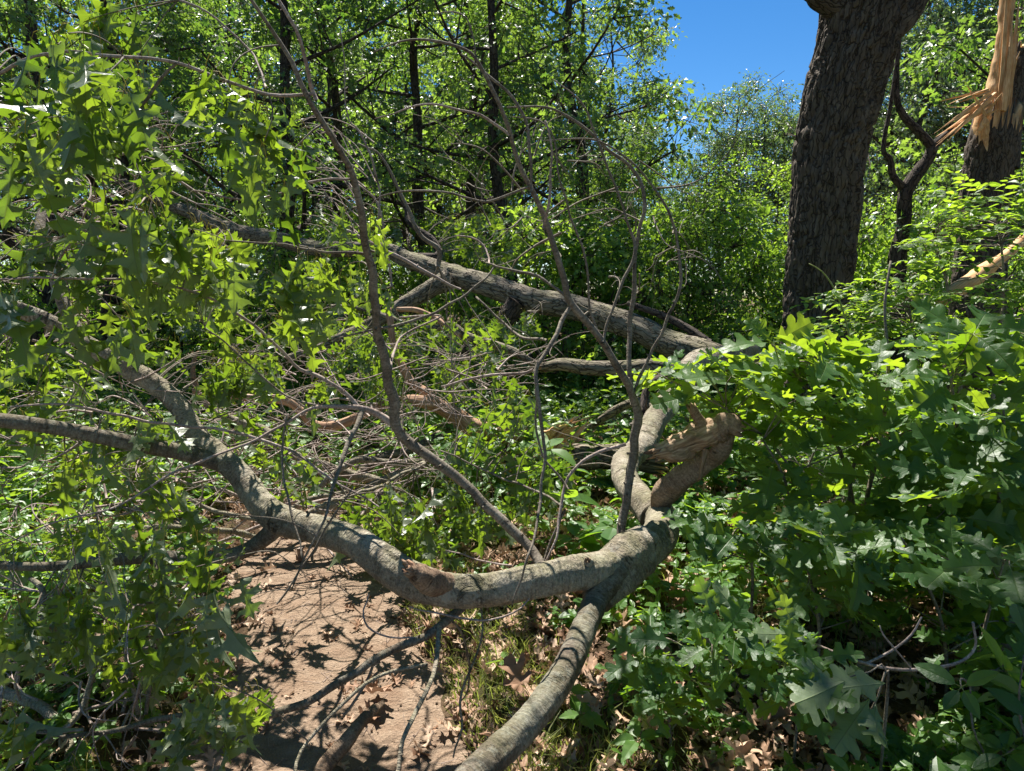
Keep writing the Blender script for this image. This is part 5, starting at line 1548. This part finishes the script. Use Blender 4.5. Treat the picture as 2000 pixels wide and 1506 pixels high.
# dead leaves
mb = MB()
p = scatter(11000, (-4, 5.5), (1.2, 7.5), lambda x, y: offpath(x, y, -.08) & view(x, y) & ((x > path_c(y)) | (rng.random(len(x)) < .5)))
q = gz(p)
q[:, 2] += .004 + .03 * rng.random(len(q))
dr = rdir(len(q), 0, .35)
nor = np.array([0, 0, 1.0]) + rng.normal(size=(len(q), 3)) * .42
leaves(mb, 'dry', q[:7000], dr[:7000], nor[:7000], .04 + .07 * rng.random(7000))
leaves(mb, 'dryw', q[7000:], dr[7000:], nor[7000:], .045 + .075 * rng.random(4000))
p = scatter(260, (-3, 1), (1.5, 6), lambda x, y: np.abs(x - path_c(y)) < .60)
q = gz(p)
q[:, 2] += .018
leaves(mb, 'dry', q, rdir(len(q), 0, .15), np.array([0, 0, 1.0]) + rng.normal(size=(len(q), 3)) * .25, .03 + .06 * rng.random(len(q)))
p = scatter(3500, (-4, 5), (1.2, 7), lambda x, y: view(x, y))
q = gz(p)
q[:, 2] += .014
d = rdir(len(q), 0, .15)
sticks(mb, q - d * (.02 + .08 * rng.random(len(q)) ** 2)[:, None], q + d * .03, .0013, .0008, mi=1)
o = mb.build("leaf_litter", [M_dry, M_twig])
o['kind'] = 'stuff'

# clods and small stones of the path
mb = MB()
p = scatter(2600, (-3, .6), (1.4, 6), lambda x, y: np.abs(x - path_c(y)) < .55)
q = gz(p)
q[:, 2] += .012
r_ = .0015 + .006 * rng.random(len(q)) ** 4
oc = np.array([[1, 0, 0], [0, 1, 0], [-1, 0, 0], [0, -1, 0], [0, 0, .8], [0, 0, -.8]], float)
V = q[:, None] + oc[None] * r_[:, None, None] * (.7 + .6 * rng.random((len(q), 6, 1)))
Ft = np.array([[0, 1, 4], [1, 2, 4], [2, 3, 4], [3, 0, 4], [1, 0, 5], [2, 1, 5], [3, 2, 5], [0, 3, 5]])
mb.add(V.reshape(-1, 3), (Ft[None] + 6 * np.arange(len(q))[:, None, None]).reshape(-1, 3))
o = mb.build("path_crumbs", [M_path])
o['kind'] = 'stuff'

# low leafy plants
mb = MB()


def cover(n, xr, yr, keep, h, size, kinds, lf=4):
    q = gz(scatter(n, xr, yr, keep))
    m = len(q)
    e = q + np.column_stack([rng.normal(size=m) * .05, rng.normal(size=m) * .05, h * (.25 + rng.random(m))])
    sticks(mb, q, e, .002, .0012, mi=1)
    for k in range(lf):
        a = rng.random(m) * 6.28
        d = np.column_stack([np.cos(a), np.sin(a), .35 * rng.normal(size=m)])
        f = (.45 + .55 * rng.random(m))[:, None]
        b = q * (1 - f) + e * f
        kd = kinds[k % len(kinds)]
        leaves(mb, kd, b, d, np.array([0, 0, 1.0]) + rng.normal(size=(m, 3)) * .35, size * (.5 + .8 * rng.random(m)))


patch = lambda x, y, s, t_: noise3(x * s, y * s, 5) > t_
cover(1500, (-4, 6), (2.6, 5.2), lambda x, y: offpath(x, y, .15) & view(x, y) & patch(x, y, 1.4, .40), .20, .07, ['ell', 'tooth', 'ell'], 5)
cover(5200, (-7, 9), (4.4, 10), lambda x, y: offpath(x, y, .1) & view(x, y), .42, .085, ['ell', 'simple', 'ell', 'tooth'], 7)
cover(4200, (-11, 14), (8, 16), lambda x, y: view(x, y), .7, .11, ['simple', 'ell'], 7)
cover(600, (-3, 4), (1.5, 3.4), lambda x, y: offpath(x, y, .2) & view(x, y) & patch(x, y, 1.9, .48), .09, .045, ['ell', 'tooth'], 5)
cover(900, (.8, 4), (1.5, 4.5), lambda x, y: view(x, y) & patch(x, y, 2.2, .35), .16, .065, ['ell', 'tooth', 'simple'], 6)
cover(500, (-3.4, -1), (1.8, 4.5), lambda x, y: offpath(x, y, .05) & view(x, y), .12, .055, ['ell', 'tooth'], 6)
o = mb.build("ground_cover", [M_cover, M_stemg], smooth=False)
o['kind'] = 'stuff'

# grass
mb = MB()
p = np.vstack([scatter(6500, (-.5, 2.2), (1.3, 4.5), lambda x, y: offpath(x, y, -.04) & view(x, y) & (x > path_c(y)) & patch(x, y, 2.6, .42)),
               scatter(1500, (-3, -.5), (1.8, 4), lambda x, y: offpath(x, y, .0) & patch(x, y, 3, .45)),
               scatter(3600, (-.6, .5), (1.4, 4), lambda x, y: (x - path_c(y) > path_w(x, y) - .05) & (x - path_c(y) < path_w(x, y) + .3))])
tuft = rng.normal(size=(len(p), 2)) * .008
q = gz(p + tuft)
q[:, 2] -= .004
L = .04 + .12 * rng.random(len(q)) ** 1.6
d1 = rdir(len(q), 1.6, .3)
bend = rdir(len(q), -.3, .2)
m1 = q + d1 * (L * .5)[:, None]
e1 = m1 + unit(d1 + bend * .8) * (L * .5)[:, None]
w = .0014 + .0012 * rng.random(len(q))
side = unit(np.cross(d1, bend))
V = np.stack([q - side * w[:, None], q + side * w[:, None], m1 - side * w[:, None] * .9, m1 + side * w[:, None] * .9, e1], 1)
n = len(q)
Pa = np.zeros((n, 5, 3))
Pa[..., 2] = rng.random(n)[:, None]
F4 = np.array([[0, 1, 3, 2]])[None] + 5 * np.arange(n)[:, None, None]
F3 = np.array([[2, 3, 4]])[None] + 5 * np.arange(n)[:, None, None]
mb.add(V.reshape(-1, 3), F3.reshape(-1, 3), F4.reshape(-1, 4), Pa.reshape(-1, 3))
o = mb.build("grass", [M_grass])
o['kind'] = 'stuff'

# a few large curled dead leaves
for (px, py, d, sz, lab) in [(1040, 1340, 2.2, .17, "large curled tan leaf on the litter left of the leg of the limb"), (735, 1262, 2.55, .16, "pale bleached leaf lying on the edge of the path"),
                             (700, 1330, 2.35, .12, "orange brown lobed leaf on the path beside the hanging branch"), (1245, 1190, 2.6, .14, "brown leaf in the litter right of the forked limb"),
                             (805, 1405, 2.15, .10, "small rust coloured leaf in the shade on the path"), (1480, 1420, 1.95, .17, "large pale brown leaf in a sun patch at the lower right")]:
    c = P(px, py, d)
    c[2] = float(hgt(c[0], c[1])) + .03
    mb = MB()
    leaves(mb, 'dryw' if sz > .13 else 'dry', c, rdir(1, 0, .1)[0], np.array([.1, -.25, 1.0]), sz)
    o = mb.build("dead_leaf", [M_dry])
    o['label'] = lab
    o['category'] = "dead leaf"
